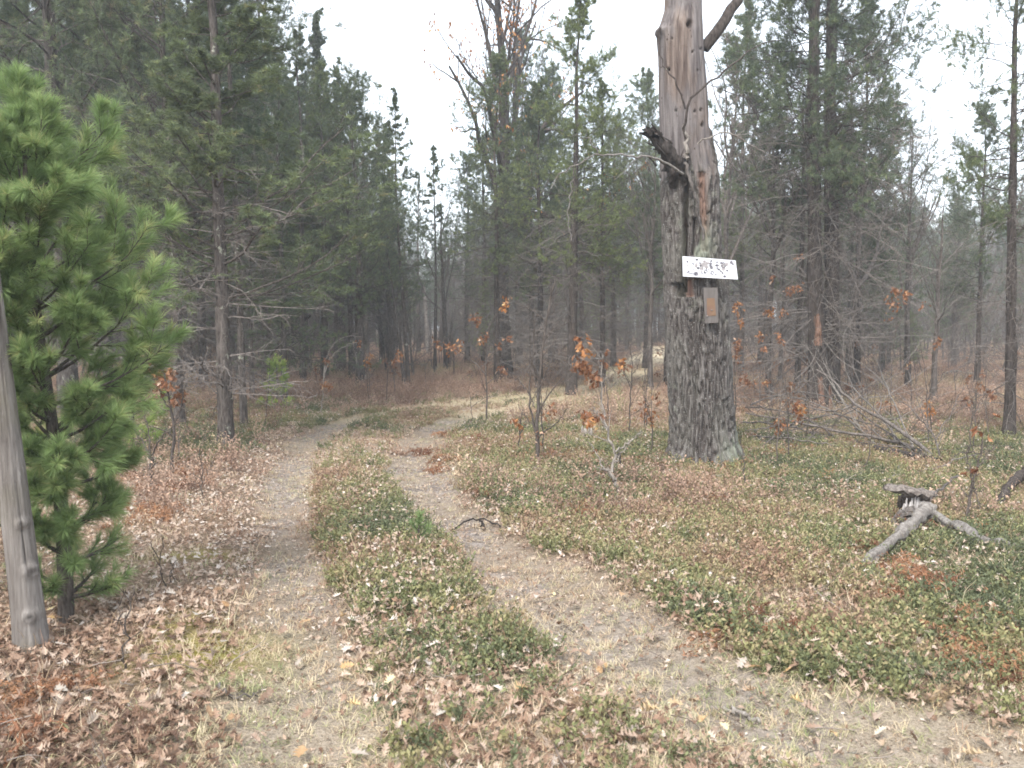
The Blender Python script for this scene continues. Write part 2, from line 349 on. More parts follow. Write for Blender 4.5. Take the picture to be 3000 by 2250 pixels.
# ------------------------------------------------------------------ scatter (stuff) through geometry nodes
SRC = bpy.data.collections.new('scatter_sources')
def scatter(name, pts, rot, scl, idx_, tint, sources):
    col = bpy.data.collections.new(name+'_sources')
    for i, me in enumerate(sources):
        col.objects.link(bpy.data.objects.new('%s_%02d' % (name, i), me))
    me = bpy.data.meshes.new(name); me.vertices.add(len(pts)); me.vertices.foreach_set('co', np.asarray(pts, float).ravel())
    a = me.attributes.new('rot', 'FLOAT_VECTOR', 'POINT'); a.data.foreach_set('vector', np.asarray(rot, np.float32).ravel())
    a = me.attributes.new('scl', 'FLOAT', 'POINT'); a.data.foreach_set('value', np.asarray(scl, np.float32))
    a = me.attributes.new('tint2', 'FLOAT', 'POINT'); a.data.foreach_set('value', np.asarray(tint, np.float32))
    a = me.attributes.new('idx', 'INT', 'POINT'); a.data.foreach_set('value', np.asarray(idx_, np.int32))
    o = place(me, name, kind='stuff')
    g = bpy.data.node_groups.new(name, 'GeometryNodeTree')
    g.interface.new_socket('Geometry', in_out='INPUT', socket_type='NodeSocketGeometry'); g.interface.new_socket('Geometry', in_out='OUTPUT', socket_type='NodeSocketGeometry')
    gi = g.nodes.new('NodeGroupInput'); go = g.nodes.new('NodeGroupOutput'); ip = g.nodes.new('GeometryNodeInstanceOnPoints')
    ci = g.nodes.new('GeometryNodeCollectionInfo'); ci.inputs['Collection'].default_value = col; ci.inputs['Separate Children'].default_value = True; ci.inputs['Reset Children'].default_value = True
    def na(n, ty):
        x = g.nodes.new('GeometryNodeInputNamedAttribute'); x.data_type = ty; x.inputs['Name'].default_value = n; return x.outputs['Attribute']
    e = g.nodes.new('FunctionNodeEulerToRotation'); g.links.new(na('rot', 'FLOAT_VECTOR'), e.inputs[0])
    ip.inputs['Pick Instance'].default_value = True
    g.links.new(gi.outputs[0], ip.inputs['Points']); g.links.new(ci.outputs[0], ip.inputs['Instance']); g.links.new(na('idx', 'INT'), ip.inputs['Instance Index'])
    g.links.new(e.outputs[0], ip.inputs['Rotation']); g.links.new(na('scl', 'FLOAT'), ip.inputs['Scale']); g.links.new(ip.outputs[0], go.inputs[0])
    md = o.modifiers.new('scatter', 'NODES'); md.node_group = g
    return o
def wedge(n, d0, d1, p, g, side=1.35, pad=1.6):
    """positions in the plane, density ~ d**-p"""
    q = np.linspace(d0, d1, 400); wd = side*q+2*pad; pdf = wd*q**(-p); cdf = np.cumsum(pdf); cdf /= cdf[-1]
    y = np.interp(g.random(n), cdf, q); x = (g.random(n)-.5)*(side*y+2*pad); return x, y

def oak_leaf(L, g, curl=1.0):
    wv = np.array([.015, .07, .20, .08, .30, .10, .34, .12, .24, .07, .0])*(.85+.3*g.random())
    tt = np.array([0, .14, .25, .33, .45, .53, .64, .72, .82, .9, 1.0])
    n = len(tt); mid = np.stack([tt, 0*tt, 0*tt], 1)
    fl, fr_ = wv*(.8+.4*g.random(n)), wv*(.8+.4*g.random(n))
    back = np.where(np.arange(n) % 2 == 0, .07, 0)
    l = np.stack([tt+back, fl, 0*tt], 1); r_ = np.stack([tt+back, -fr_, 0*tt], 1)
    V = np.concatenate([mid, l, r_]); c1, c2, c3 = curl*g.normal(size=3)*np.array([.5, 1.1, .5])
    V[:, 2] = abs(c2)*1.1*V[:, 1]**2 + c1*(V[:, 0]-.5)**2*.8 + c3*V[:, 1]*(V[:, 0]-.5)*1.5
    V[:, 0] -= .5
    a = np.arange(n-1)
    Fq = np.concatenate([np.stack([a, a+1, n+a+1, n+a], 1), np.stack([a, 2*n+a, 2*n+a+1, a+1], 1)])
    return V*L, Fq
leafsrc = []
for i in range(7):
    b_ = MB(); V, Fq = oak_leaf(.105, rng, .8+.25*i); b_.add(V, Fq, 0, .3+.5*rng.random(len(V))); leafsrc.append(b_.mesh('oak_leaf', M_litter, False))

g = np.random.default_rng(5)
# leaf litter
x, y = wedge(230000, 2.2, 24, .65, g); mm = masks(x, y)
nb = fbm(x*.5+7, y*.5, 0, 3, 91)
keep = g.random(len(x)) < np.clip(mm['leaf']*(.5+.8*nb), 0, 1)*(1-.6*mm['moss'])*(1-.5*mm['grassy'])
x, y, nb = x[keep], y[keep], nb[keep]; mm = {k: v[keep] for k, v in mm.items()}
z = hz(x, y)+.012+.03*g.random(len(x))*(1+2.0*mm['green'])
n = len(x); tl = .35*g.normal(size=(n, 2))
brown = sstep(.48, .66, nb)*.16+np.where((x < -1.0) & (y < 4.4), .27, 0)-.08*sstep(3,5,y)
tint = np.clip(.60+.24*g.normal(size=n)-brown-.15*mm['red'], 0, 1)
d_ = np.hypot(x, y)
scl = (.25+.42*g.random(n))*(1-.22*sstep(3.6, 5.5, y))*np.where(mm['track'] > .5, .62, 1)
xe, ye = wedge(60000, 2.3, 12, .7, g); ke = masks(xe, ye)['track'] > .25+.5*g.random(len(xe)); xe, ye = xe[ke], ye[ke]; ne = len(xe)
x = np.r_[x, xe]; y = np.r_[y, ye]; z = np.r_[z, hz(xe, ye)+.006+.008*g.random(ne)]; n = len(x); tl = np.r_[tl, .3*g.normal(size=(ne, 2))]
scl = np.r_[scl, .07+.2*g.random(ne)**2]; tint = np.r_[tint, np.where(g.random(ne) < .5, .02+.25*g.random(ne), .6+.4*g.random(ne))]
scatter('leaf_litter', np.stack([x, y, z], 1), np.stack([tl[:, 0], tl[:, 1], g.random(n)*6.28], 1), scl, g.integers(0, 7, n), tint, leafsrc)
# the nearest leaves, one by one
M_leafs = needle_mat('fallen_leaf', [(0, (.15, .085, .055)), (.4, (.29, .195, .14)), (.8, (.36, .285, .23)), (1, (.44, .39, .34))], .2)
ls = []
for i in range(10):
    b_ = MB(); V, Fq = oak_leaf(.105, g, .6+.15*i); b_.add(V, Fq, 0, np.clip(i/9+.08*g.normal(size=len(V)), 0, 1)); ls.append(b_.mesh('fallen_leaf', M_leafs, False))
x, y = wedge(260, 3.0, 5.0, 1.2, g, 1.15, .0)
for i in range(260):
    o = place(ls[int(g.integers(0, 10))], 'fallen_leaf', (x[i], y[i], H1(x[i], y[i])+.045), ground)
    o.rotation_euler = (.3*g.normal(), .3*g.normal(), 6.28*g.random()); s = .45+.4*g.random(); o.scale = (s, s, s)

# evergreen ground cover
def sprig(nst, h, nl, ll, lw, g, spread=.6, mat=None):
    b_ = MB(); st = np.zeros((nst, 3)); st[:, :2] = .035*g.normal(size=(nst, 2))
    d = nrm(np.stack([g.normal(size=nst)*spread, g.normal(size=nst)*spread, np.ones(nst)], 1))
    P, Rd = grow(st, d, h*(.5+.7*g.random(nst)), np.full(nst, .0012), 4, .15, .2, g)
    V, Fq = tubes(P, Rd, 3); b_.add(V, Fq, 0, .1)
    t = np.linspace(.25, 1, nl)*3; i0 = np.clip(t.astype(int), 0, 2); fr = (t-i0)[None, :, None]
    c = P[:, i0]*(1-fr)+P[:, i0+1]*fr; c = c.reshape(-1, 3); n = len(c)
    a = nrm(np.stack([g.normal(size=n), g.normal(size=n), .5+.5*g.random(n)], 1)); s = nrm(np.cross(a, g.normal(size=(n, 3))))
    l = ll*(.7+.6*g.random(n))[:, None]; wv = lw*.5
    V = np.stack([c, c+a*l*.55+s*wv, c+a*l, c+a*l*.55-s*wv], 1).reshape(-1, 3)
    b_.add(V, np.arange(n*4).reshape(-1, 4), 0, np.repeat(.25+.75*g.random(n), 4)); return b_
cov = [sprig(9, .085, 7, .020, .011, g).mesh('sprig', M_cover, False) for _ in range(5)]
x, y = wedge(125000, 2.6, 20, .8, g); mm = masks(x, y)
keep = g.random(len(x)) < np.clip(mm['green']*.8*(.25+1.2*sstep(.35,.62,fbm(x*2.3,y*2.3,0,3,61)))+.05*(x > xl(y)-.2)-.2*mm['track'], 0, 1)
x, y = x[keep], y[keep]; n = len(x); nb = fbm(x*1.1+7, y*1.1, 0, 3, 95)
tint = np.clip((nb-.5)*1.9+.44+.24*g.normal(size=n), 0, 1)
scatter('ground_cover', np.stack([x, y, hz(x, y)-.005], 1), np.stack([.15*g.normal(size=n), .15*g.normal(size=n), g.random(n)*6.28], 1), .65+.7*g.random(n), g.integers(0, 5, n), tint, cov)

# dry grass
def tuft(nb_, h, wd, g, lean=.7):
    b_ = MB(); st = np.zeros((nb_, 3)); st[:, :2] = .02*g.normal(size=(nb_, 2))
    d = nrm(np.stack([g.normal(size=nb_)*lean, g.normal(size=nb_)*lean, np.ones(nb_)], 1)); L = h*(.4+.8*g.random(nb_))
    P, _ = grow(st, d, L, np.full(nb_, .001), 4, .12, -.9, g)
    s = nrm(np.cross(d, np.array([0, 0, 1.])+.01))[:, None, :]*(wd/2)*np.array([1, .9, .6, .1])[None, :, None]
    V = np.stack([P-s, P+s], 2).reshape(nb_, 8, 3); base = np.arange(nb_)[:, None, None]*8
    q = np.array([[0, 1, 3, 2], [2, 3, 5, 4], [4, 5, 7, 6]])[None]
    b_.add(V.reshape(-1, 3), (base+q).reshape(-1, 4), 0, np.repeat(.3+.7*g.random(nb_), 8)); return b_
gr = [tuft(14, .09, .0035, g).mesh('tuft', M_grass, False) for _ in range(4)]+[tuft(9, .2, .003, g, .35).mesh('tuft', M_grass, False) for _ in range(2)]
x, y = wedge(150000, 2.3, 34, .75, g); mm = masks(x, y)
keep = g.random(len(x)) < np.clip(.22+.8*mm['tan']+.7*mm['grassy']+.6*mm['green']-.05*mm['track']+.25*mm['track']*(y < 6), .0, 1)*(.4+.9*mm['n2'])
x, y = x[keep], y[keep]; mm = {k: v[keep] for k, v in mm.items()}; n = len(x)
tint = np.clip(.45+.2*g.normal(size=n)+(fbm(x*.9, y*.9, 0, 3, 97)-.5)*1.2, 0, 1)
ii = np.where(g.random(n) < .9, g.integers(0, 4, n), g.integers(4, 6, n)); ii = np.where(mm['tan'] > .4, g.integers(0, 4, n), ii)
scatter('dry_grass', np.stack([x, y, hz(x, y)-.003], 1), np.stack([0*x, 0*x, g.random(n)*6.28], 1), (.6+.6*g.random(n))*np.where(mm['track'] > .5, .72, 1), ii, tint, gr)

# low brown heath far off, and beside the track
hs = [sprig(16, .26, 7, .03, .014, g, .7).mesh('shrublet', M_heath, False) for _ in range(4)]
x, y = wedge(52000, 5.0, 62, .75, g, 1.5, 3); mm = masks(x, y)
pr = np.clip(.85*mm['red']+.16*sstep(.5, .7, mm['n1'])*(1-mm['tan'])+.1*(x < xl(y)-.5)*(y > 6.5), 0, 1)*(1-.93*mm['grassy'])*(1-mm['track'])
keep = g.random(len(x)) < pr
x, y = x[keep], y[keep]; n = len(x)
tint = np.clip(.35+.2*g.normal(size=n)+(fbm(x*.45, y*.45, 0, 3, 99)-.45)*1.5, 0, 1)
scatter('brown_heath', np.stack([x, y, hz(x, y)-.01], 1), np.stack([.1*g.normal(size=n), .1*g.normal(size=n), g.random(n)*6.28], 1), (.5+.8*g.random(n)), g.integers(0, 4, n), tint, hs)

# fine twigs and needles lying on the floor
M_stick = inst_leaf('fallen_twigs', [(0, (.07, .055, .045)), (.5, (.16, .13, .11)), (1, (.36, .33, .30))], .0)
tw = []
for i in range(4):
    b_ = MB(); P, Rd = grow(np.zeros((1, 3)), np.array([[1., 0, .05]]), np.array([.28]), np.array([.004]), 6, .16, 0, g); V, Fq = tubes(P, Rd, 4); b_.add(V, Fq)
    P2, R2 = kids(P, Rd, 3, .2, .8, .7, .45, 4, .15, 0, g, flat=.8); V, Fq = tubes(P2, R2, 3); b_.add(V, Fq); tw.append(b_.mesh('twig', M_stick, False))
x, y = wedge(1500, 2.4, 16, .8, g); n = len(x)
scatter('fallen_twigs', np.stack([x, y, hz(x, y)+.03+.04*g.random(n)], 1), np.stack([.12*g.normal(size=n), .2*g.normal(size=n), g.random(n)*6.28], 1), .2+.7*g.random(n)**1.5, g.integers(0, 4, n), .75*g.random(n), tw)

# dead bracken heaps
M_brk = inst_leaf('dead_bracken', [(0, (.11, .05, .03)), (.5, (.22, .105, .06)), (1, (.33, .18, .10))])
bk = []
for i in range(3):
    b_ = MB(); ns = 9; az = g.random(ns)*6.28
    P, Rd = grow(np.zeros((ns, 3)), nrm(np.stack([np.cos(az), np.sin(az), .9+0*az], 1)), .38*(.6+.6*g.random(ns)), np.full(ns, .0025), 7, .1, -1.6, g)
    V, Fq = tubes(P, Rd, 3); b_.add(V, Fq, 0, .9)
    P2, R2 = kids(P, Rd, 14, .2, 1, 1.2, .3, 4, .25, -1.0, g, flat=.3); V, Fq = tubes(P2, R2*.6, 3); b_.add(V, Fq, 0, .7)
    c = P2[:, 1:].reshape(-1, 3); V, Fc, T = needles(c, nrm(g.normal(size=c.shape)+[0, 0, -.4]), 3, .03, .010, .9, g, .2+.7*g.random(len(c))); b_.add(V, Fc, 0, T)
    bk.append(b_.mesh('bracken', M_brk, False))
bp = [(1500, 1000), (1450, 985), (1560, 1010), (1470, 1075), (1500, 1090), (1540, 1085), (1300, 985), (1330, 1010), (1020, 960), (985, 940), (1040, 975), (1180, 985), (1090, 1080), (1150, 1075),
      (1690, 1385), (1720, 1370), (1640, 1400), (2090, 1420), (2150, 1430), (2050, 1380), (2190, 1390), (2120, 1360), (2180, 1480), (300, 1130), (330, 1110), (290, 1030), (240, 1060), (470, 985), (930, 975), (955, 1005), (1010, 1000),
      (100, 1470), (60, 1520), (1870, 1230), (1900, 1225), (1840, 1240), (1940, 1145), (2080, 1265), (1960, 1290), (2010, 1290), (1690, 985), (1750, 975), (1640, 985), (1820, 965), (1590, 950), (370, 1060), (1400, 1060), (1230, 1060), (2200, 1215), (2150, 1145), (1330, 1075), (1230, 1120)]
q = np.array([G(u, v) for u, v in bp for _ in range(2)]); q[:, :2] += .12*g.normal(size=(len(q), 2)); n = len(q)
x2, y2 = wedge(260, 6.5, 17, .4, g); k2 = (masks(x2, y2)['tan'] < .2) & (np.minimum(dist(x2, y2, RL), dist(x2, y2, RR)) > .8)
x2, y2 = x2[k2], y2[k2]; q = np.concatenate([q, np.stack([x2, y2, hz(x2, y2)], 1)]); n = len(q)
scatter('dead_bracken', q, np.stack([.1*g.normal(size=n), .1*g.normal(size=n), g.random(n)*6.28], 1), .5+.5*g.random(n), g.integers(0, 3, n), g.random(n), bk)

# ------------------------------------------------------------------ tree prototypes (10 m tall, shared mesh data)
def trunk_mesh(g, H, r, n=26, K=10, wob=.05, mat=None, top=.12, flare=.5):
    z = np.linspace(-.15, H, n); P = np.stack([wob*H*.2*(fbm(z*.35+g.random()*99, 0*z, 0, 2, 5)-.5)*np.clip(z/H, 0, 1)*4, wob*H*.2*(fbm(z*.35+g.random()*99, 0*z+4, 0, 2, 6)-.5)*np.clip(z/H, 0, 1)*4, z], 1)
    zz = np.clip(z/H, 0, 1); rr = r*((1-zz)**.75*(1-top)+top*(1-zz)+.02)+r*flare*np.exp(-np.maximum(z, 0)/.18)
    V, Fq = tubes(P, rr, K); V = V.reshape(n, K, 3)
    V[:, :, :2] += (P[:, None, :2]-V[:, :, :2])*(fbm((np.arange(n)[:, None]*K+np.arange(K)[None]).astype(float)*.7, 0., 0, 1, 8)[..., None]-.5)*.35
    return None, P[None], rr[None]
def pine(seed, H=10, r=.11, cb=.22, cw=1.7, nb=85, k2=7, k3=4, K=14, nl=.070, nw=.0082, dead=50, shape='cone', up=.25, wiggle=.09, deadlen=1.0, tmean=.5, barkm=None, tufts=3, wob=.05, elo=-8):
    g = np.random.default_rng(seed); bm_ = barkm or M_bark
    tb, P, Rt = trunk_mesh(g, H, r, wob=wob)
    def onaxis(t):
        fi = (t*H+.15)/(H+.15)*(P.shape[1]-1); i0 = np.clip(fi.astype(int), 0, P.shape[1]-2); f = (fi-i0)[:, None]; return P[0, i0]*(1-f)+P[0, i0+1]*f, (Rt[0, i0])
    # living crown
    t = cb+(1-cb)*(np.arange(nb)+g.random(nb))/nb*.985; s, rr = onaxis(t); u = (t-cb)/(1-cb)
    prof = {'cone': (1-u)**.75*(.7+.3*np.sin(u*9+seed))*1.0+.10, 'round': np.sqrt(np.clip(1-(u*1.05-.35)**2/.6, .03, 1)), 'open': (.55+.5*np.sin(u*3.0+.3))*(1-u)**.35+.05}[shape]
    L = cw*prof*(.45+.75*g.random(nb)); az = g.random(nb)*6.28
    el = np.radians(np.interp(u, [0, .5, 1], [elo, elo+22, 66])+13*g.normal(size=nb))
    d = np.stack([np.cos(az)*np.cos(el), np.sin(az)*np.cos(el), np.sin(el)], 1)
    B1, R1 = grow(s, d, L, np.maximum(rr*.20, .006)*(.6+.6*g.random(nb)), 8, wiggle, np.full(nb, up), g)
    B2, R2 = kids(B1, R1, k2, .25, 1, .8, .42, 5, .12, .25, g, flat=.35)
    B3, R3 = kids(B2, R2, k3, .2, 1, .75, .55, 4, .12, .3, g)
    cr = MB()
    for B, Rr, K_ in ((B1, R1, 5), (B2, R2, 3), (B3, R3, 3)):
        V, Fq = tubes(B, Rr, K_); cr.add(V, Fq, 0)
    # clumps: some level-2 branches are bare
    live = np.repeat(g.random(len(B2)) < .86, k3)
    tp = np.linspace(.35, 1, tufts)*3; i0 = np.clip(tp.astype(int), 0, 2); f = (tp-i0)[None, :, None]
    Bl = B3[live]; c = Bl[:, i0]*(1-f)+Bl[:, i0+1]*f; a = nrm(Bl[:, i0+1]-Bl[:, i0]); 
    c2 = B2[:, [3, 4]]; a2 = nrm(B2[:, [3, 4]]-B2[:, [2, 3]])
    c = np.concatenate([c.reshape(-1, 3), c2.reshape(-1, 3)]); a = np.concatenate([a.reshape(-1, 3), a2.reshape(-1, 3)])
    ti = tmean+.22*g.normal(size=len(c))+.25*(fbm(c[:, 0]*1.3, c[:, 1]*1.3, c[:, 2]*1.3, 2, seed)-.5)
    V, Fc, T = needles(c, a, K, nl, nw, .85, g, ti); cr.add(V, Fc, 1, T)
    crown = cr.mesh('pine_crown', [bm_, M_need], False)
    # dead lower branches
    dd = None
    if dead:
        t = .06+(cb+.12)*g.random(dead); s, rr = onaxis(t); az = g.random(dead)*6.28; el = np.radians(5+22*g.normal(size=dead))
        L = deadlen*cw*(.35+.7*g.random(dead)); d = np.stack([np.cos(az)*np.cos(el), np.sin(az)*np.cos(el), np.sin(el)], 1)
        D1, r1 = grow(s, d, L, np.maximum(rr*.12, .004)*(.6+.6*g.random(dead)), 8, .13, np.full(dead, -.45), g)
        D2, r2 = kids(D1, r1, 7, .2, 1, .8, .45, 5, .2, -.35, g, rmin=.003); D3, r3 = kids(D2, r2, 4, .15, 1, .8, .6, 4, .2, -.3, g, rmin=.0026)
        db = MB()
        for B, Rr in ((D1, r1), (D2, r2), (D3, r3)):
            V, Fq = tubes(B, Rr, 3); db.add(V, Fq)
        dd = db.mesh('dead_branches', M_twig, False)
    return dict(P=P, R=Rt, tmat=bm_, crown=crown, dead=dd, r=r, H=H, kind='pine')
def hardwood(seed, H=10, r=.12, cb=.25, leaves=0, nb=16, lam=1.0, spread=.6, mat=None, fine=True, wob=.1):
    g = np.random.default_rng(seed); mat = mat or M_bark
    tb, P, Rt = trunk_mesh(g, H*.8, r, wob=wob, top=.2)
    B1, R1 = kids(P, Rt, nb, cb/.8, .98, spread, .42, 9, .14, .45, g, rmul=.5)
    B2, R2 = kids(B1, R1, 7, .2, 1, .7, .5, 6, .16, .25, g); B3, R3 = kids(B2, R2, 5, .2, 1, .7, .55, 5, .18, .1, g, rmin=.0025); 
    cr = MB()
    lst = [(B1, R1, 6), (B2, R2, 4), (B3, R3, 3)]
    if fine: B4, R4 = kids(B3, R3, 2, .3, 1, .7, .6, 4, .2, .1, g, rmin=.002); lst.append((B4, R4, 3))
    for B, Rr, K_ in lst: V, Fq = tubes(B, Rr, K_); cr.add(V, Fq, 0)
    if leaves:
        tips = B3[:, 2:].reshape(-1, 3); clump = fbm(tips[:, 0]*1.2, tips[:, 1]*1.2, tips[:, 2]*1.2, 2, seed+4)
        tips = tips[np.argsort(-clump-.08*g.normal(size=len(tips)))[:leaves]]; n = len(tips)
        a = nrm(g.normal(size=(n, 3))*.6+[0, 0, -.6]); s_ = nrm(np.cross(a, g.normal(size=(n, 3)))); l = .085*(.7+.6*g.random(n))[:, None]
        V = np.stack([tips, tips+a*l*.5+s_*.022, tips+a*l, tips+a*l*.5-s_*.022], 1).reshape(-1, 3); cr.add(V, np.arange(n*4).reshape(-1, 4), 1, np.repeat(g.random(n), 4))
    return dict(P=P, R=Rt, tmat=mat, crown=cr.mesh('bare_crown', [mat if not fine else M_twig if leaves == 0 else mat, M_oleaf], False), dead=None, r=r, H=H, kind='hardwood')

PROTO = {
 'dense': [pine(1, nb=116, cb=.20, cw=1.8, elo=6, up=.5, wiggle=.13, deadlen=.65, k3=5, K=14), pine(2, nb=108, cb=.26, cw=2.0, elo=6, up=.5, wiggle=.14, deadlen=.65, shape='round', k3=5, K=14, tmean=.55)],
 'open': [pine(3, nb=92, cb=.30, cw=2.1, shape='open', k2=8, up=.5, dead=110, barkm=M_barkd, wiggle=.15, tmean=.4, deadlen=1.1), pine(4, nb=84, cb=.36, cw=1.9, shape='open', k2=8, up=.3, dead=110, barkm=M_barkd, wiggle=.15, tmean=.42, deadlen=1.1)],
 'slim': [pine(5, nb=60, cb=.42, cw=1.2, dead=60, deadlen=1.0, r=.08, tmean=.45), pine(6, nb=55, cb=.34, cw=1.1, dead=50, deadlen=1.1, r=.075, shape='open', tmean=.4), pine(7, nb=50, cb=.55, cw=1.3, dead=70, deadlen=.9, r=.085, tmean=.5)],
 'young': [pine(8, nb=75, cb=.10, cw=2.0, dead=14, r=.10, tmean=.62, K=14)],
 'bare': [hardwood(21), hardwood(22, r=.09, nb=20, spread=.5)],
 'oak': [hardwood(23, leaves=6500, nb=22, spread=.75, r=.2, mat=M_barkd), hardwood(24, leaves=900, nb=15, r=.14, mat=M_barkd)],
}
def tree(var, k, loc, H, diam, label, cat='tree', group=None, lean=(0, 0), rz=None, name=None, widen=1.0, dead=True):
    p = PROTO[var][k]; s = H/p['H']
    rz = rng.random()*6.28 if rz is None else rz
    nm = name or ('pine_tree' if p['kind'] == 'pine' else 'oak_tree' if var == 'oak' else 'bare_tree')
    e = empty(nm, loc, label, cat, group); e.rotation_euler = (lean[1], lean[0], rz)
    from mathutils import Euler, Matrix
    e.rotation_euler = (Matrix.Rotation(lean[0], 3, 'Y') @ Matrix.Rotation(lean[1], 3, 'X') @ Matrix.Rotation(rz, 3, 'Z')).to_euler()
    f = (diam/2)/(p['r'])
    Pt = p['P']*np.array([s*widen, s*widen, s]); K = 12; V, Fq = tubes(Pt, p['R']*f, K); n = Pt.shape[1]; V = V.reshape(n, K, 3)
    V += (V-Pt[0][:, None])*((rng.random((n, K, 1))-.5)*.28)
    b_ = MB(); b_.add(V.reshape(-1, 3), Fq); place(b_.mesh('trunk', p['tmat']), 'trunk', parent=e)
    o = place(p['crown'], 'crown', parent=e); o.scale = (s*widen, s*widen, s)
    if p['dead'] and dead: o = place(p['dead'], 'dead_branches', parent=e); o.scale = (s*widen, s*widen, s)
    return e
# helper: a tree standing where the ray through (U,V) meets the ground, trunk as wide as it looks there
def at(U, V): 
    p = G(U, V); return p, p[1]
def treeat(U, V, wpx, var, k, H, label, lean=(0, 0), group=None, **kw):
    p, d = at(U, V); e = tree(var, k, p, H, wpx/F*d, label, lean=lean, group=group, **kw); return e
R_ = math.radians

# ------------------------------------------------------------------ the big dead-topped oak with the signs
OD = G(1537, 1003)[1]; OZ0 = H1(G(1537, 1003)[0], OD)
rows = [(1040, 1448, 1640), (1012, 1456, 1618), (975, 1461, 1604), (930, 1462, 1598), (850, 1460, 1592), (750, 1456, 1585), (650, 1452, 1580), (550, 1447, 1565), (450, 1442, 1562), (375, 1440, 1562), (330, 1438, 1556), (300, 1436, 1550), (200, 1429, 1545), (100, 1424, 1535), (55, 1420, 1533), (0, 1438, 1531), (-120, 1444, 1528), (-320, 1452, 1520)]
rz_ = np.array([PT(1500, v, OD)[2] for v, a, b in rows]); rcx = np.array([(PT(a, v, OD)[0]+PT(b, v, OD)[0])/2 for v, a, b in rows]); rrr = np.array([(PT(b, v, OD)[0]-PT(a, v, OD)[0])/2 for v, a, b in rows])
nz, nth = 560, 300
zs = np.linspace(OZ0-.12, rz_[-1], nz); th = np.arange(nth)/nth*2*math.pi
cx = np.interp(zs, rz_, rcx); rad = np.interp(zs, rz_, rrr)
TH, ZZ = np.meshgrid(th, zs); RAD = np.broadcast_to(rad[:, None], TH.shape)
ZB = PT(1500, 372, OD)[2]                                  # below this height the bark is still on
cs, sn = np.cos(TH), np.sin(TH)                            # camera side is sn = -1
edge = ZB + .95*(fbm(cs*4.5, sn*4.5, ZZ*.5, 2, 301)-.5) + .35*(fbm(cs*14, sn*14, ZZ*1.5, 2, 308)-.5) + .12*cs
bark = 1-sstep(-.04, .04, ZZ-edge)
wx = fbm(cs*2.5, sn*2.5, ZZ*1.6, 3, 302)-.5
fur = fbm((TH+wx*.22)*25.0, ZZ*7.0+wx*4, 0.0, 1, 303); fur = 1-np.abs(2*fur-1)
fur2 = fbm((TH+wx*.4)*34.0, ZZ*14.0+wx*3, 3.0, 2, 304)
plate = fbm(cs*9, sn*9, ZZ*9, 3, 305)
smooth_b = sstep(PT(0, 690, OD)[2], PT(0, 560, OD)[2], ZZ)*sstep(.2, -.3, cs)     # left side: flatter strips
disp = bark*(.017-.006*smooth_b)*(1.2-1.9*sstep(.4, .98, fur)) + bark*.018*(fur2-.5) + bark*.016*(plate-.5)
grain = fbm((TH+wx*.1)*16, ZZ*.9, 7., 3, 306)
disp += (1-bark)*(-.026+.034*(grain-.5)+.02*(fbm((TH+wx*.2)*5, ZZ*1.2, 2., 2, 333)-.5)) + .06*(fbm(cs*1.0, sn*1.0, ZZ*.8, 2, 307)-.5)
def facex(u, z):
    up = np.tan(np.arctan((z-1.6)/OD)+PITCH); return ((u-1106)/F*OD/(cp+sp*up)-np.interp(z, zs, cx))/np.interp(z, zs, rad)
def Zv(v): return PT(1500, v, OD)[2]
front = sn < 0
def slot(u0, u1, v0, v1, wpx, depth):                      # groove in the camera-facing side
    q = np.clip((ZZ-Zv(v0))/(Zv(v1)-Zv(v0)), 0, 1); ux = facex(u0+(u1-u0)*q, ZZ)
    inside = sstep(Zv(v1)-.05, Zv(v1)+.02, ZZ)*0+((ZZ < max(Zv(v0), Zv(v1))) & (ZZ > min(Zv(v0), Zv(v1))))
    return inside*front*np.exp(-((cs-ux+.05*wx)/(wpx/70.0))**4)*depth
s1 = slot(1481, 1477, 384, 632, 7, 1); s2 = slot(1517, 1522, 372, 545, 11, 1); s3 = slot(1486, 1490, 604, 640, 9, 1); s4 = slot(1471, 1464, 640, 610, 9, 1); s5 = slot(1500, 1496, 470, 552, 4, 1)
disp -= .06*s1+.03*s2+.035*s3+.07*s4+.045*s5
flare_ = np.exp(-(ZZ-OZ0)/.16)*.05*(1+1.2*np.sin(TH*5+1.0)); disp += np.clip(flare_, -.05, .2)
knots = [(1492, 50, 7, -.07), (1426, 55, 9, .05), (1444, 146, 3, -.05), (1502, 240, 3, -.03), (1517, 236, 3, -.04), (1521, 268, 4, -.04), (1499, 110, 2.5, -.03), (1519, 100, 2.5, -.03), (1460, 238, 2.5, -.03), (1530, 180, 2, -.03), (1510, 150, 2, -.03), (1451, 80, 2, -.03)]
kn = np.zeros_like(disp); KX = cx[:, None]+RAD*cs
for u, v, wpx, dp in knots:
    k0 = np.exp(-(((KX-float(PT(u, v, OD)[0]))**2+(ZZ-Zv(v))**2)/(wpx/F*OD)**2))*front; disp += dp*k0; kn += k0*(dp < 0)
rr_ = RAD+disp
V = np.stack([cx[:, None]+rr_*cs, OD+.28+rr_*sn, ZZ], -1).reshape(-1, 3)
OC = np.array([np.interp(OZ0, zs, cx), OD+.28, OZ0])
ii = np.arange(nz*nth).reshape(nz, nth); Fq = np.stack([ii[:-1], np.roll(ii[:-1], -1, 1), np.roll(ii[1:], -1, 1), ii[1:]], -1).reshape(-1, 4)
m, t, b = nt('old_oak_bark', .95, .05)
cav = attr(t, 'cavity'); n1 = noise(t, 22, 6, .75, stretch=(1.6, 1.6, .6)); n2 = noise(t, 60, 4, .7); n3 = noise(t, 2.0, 4)
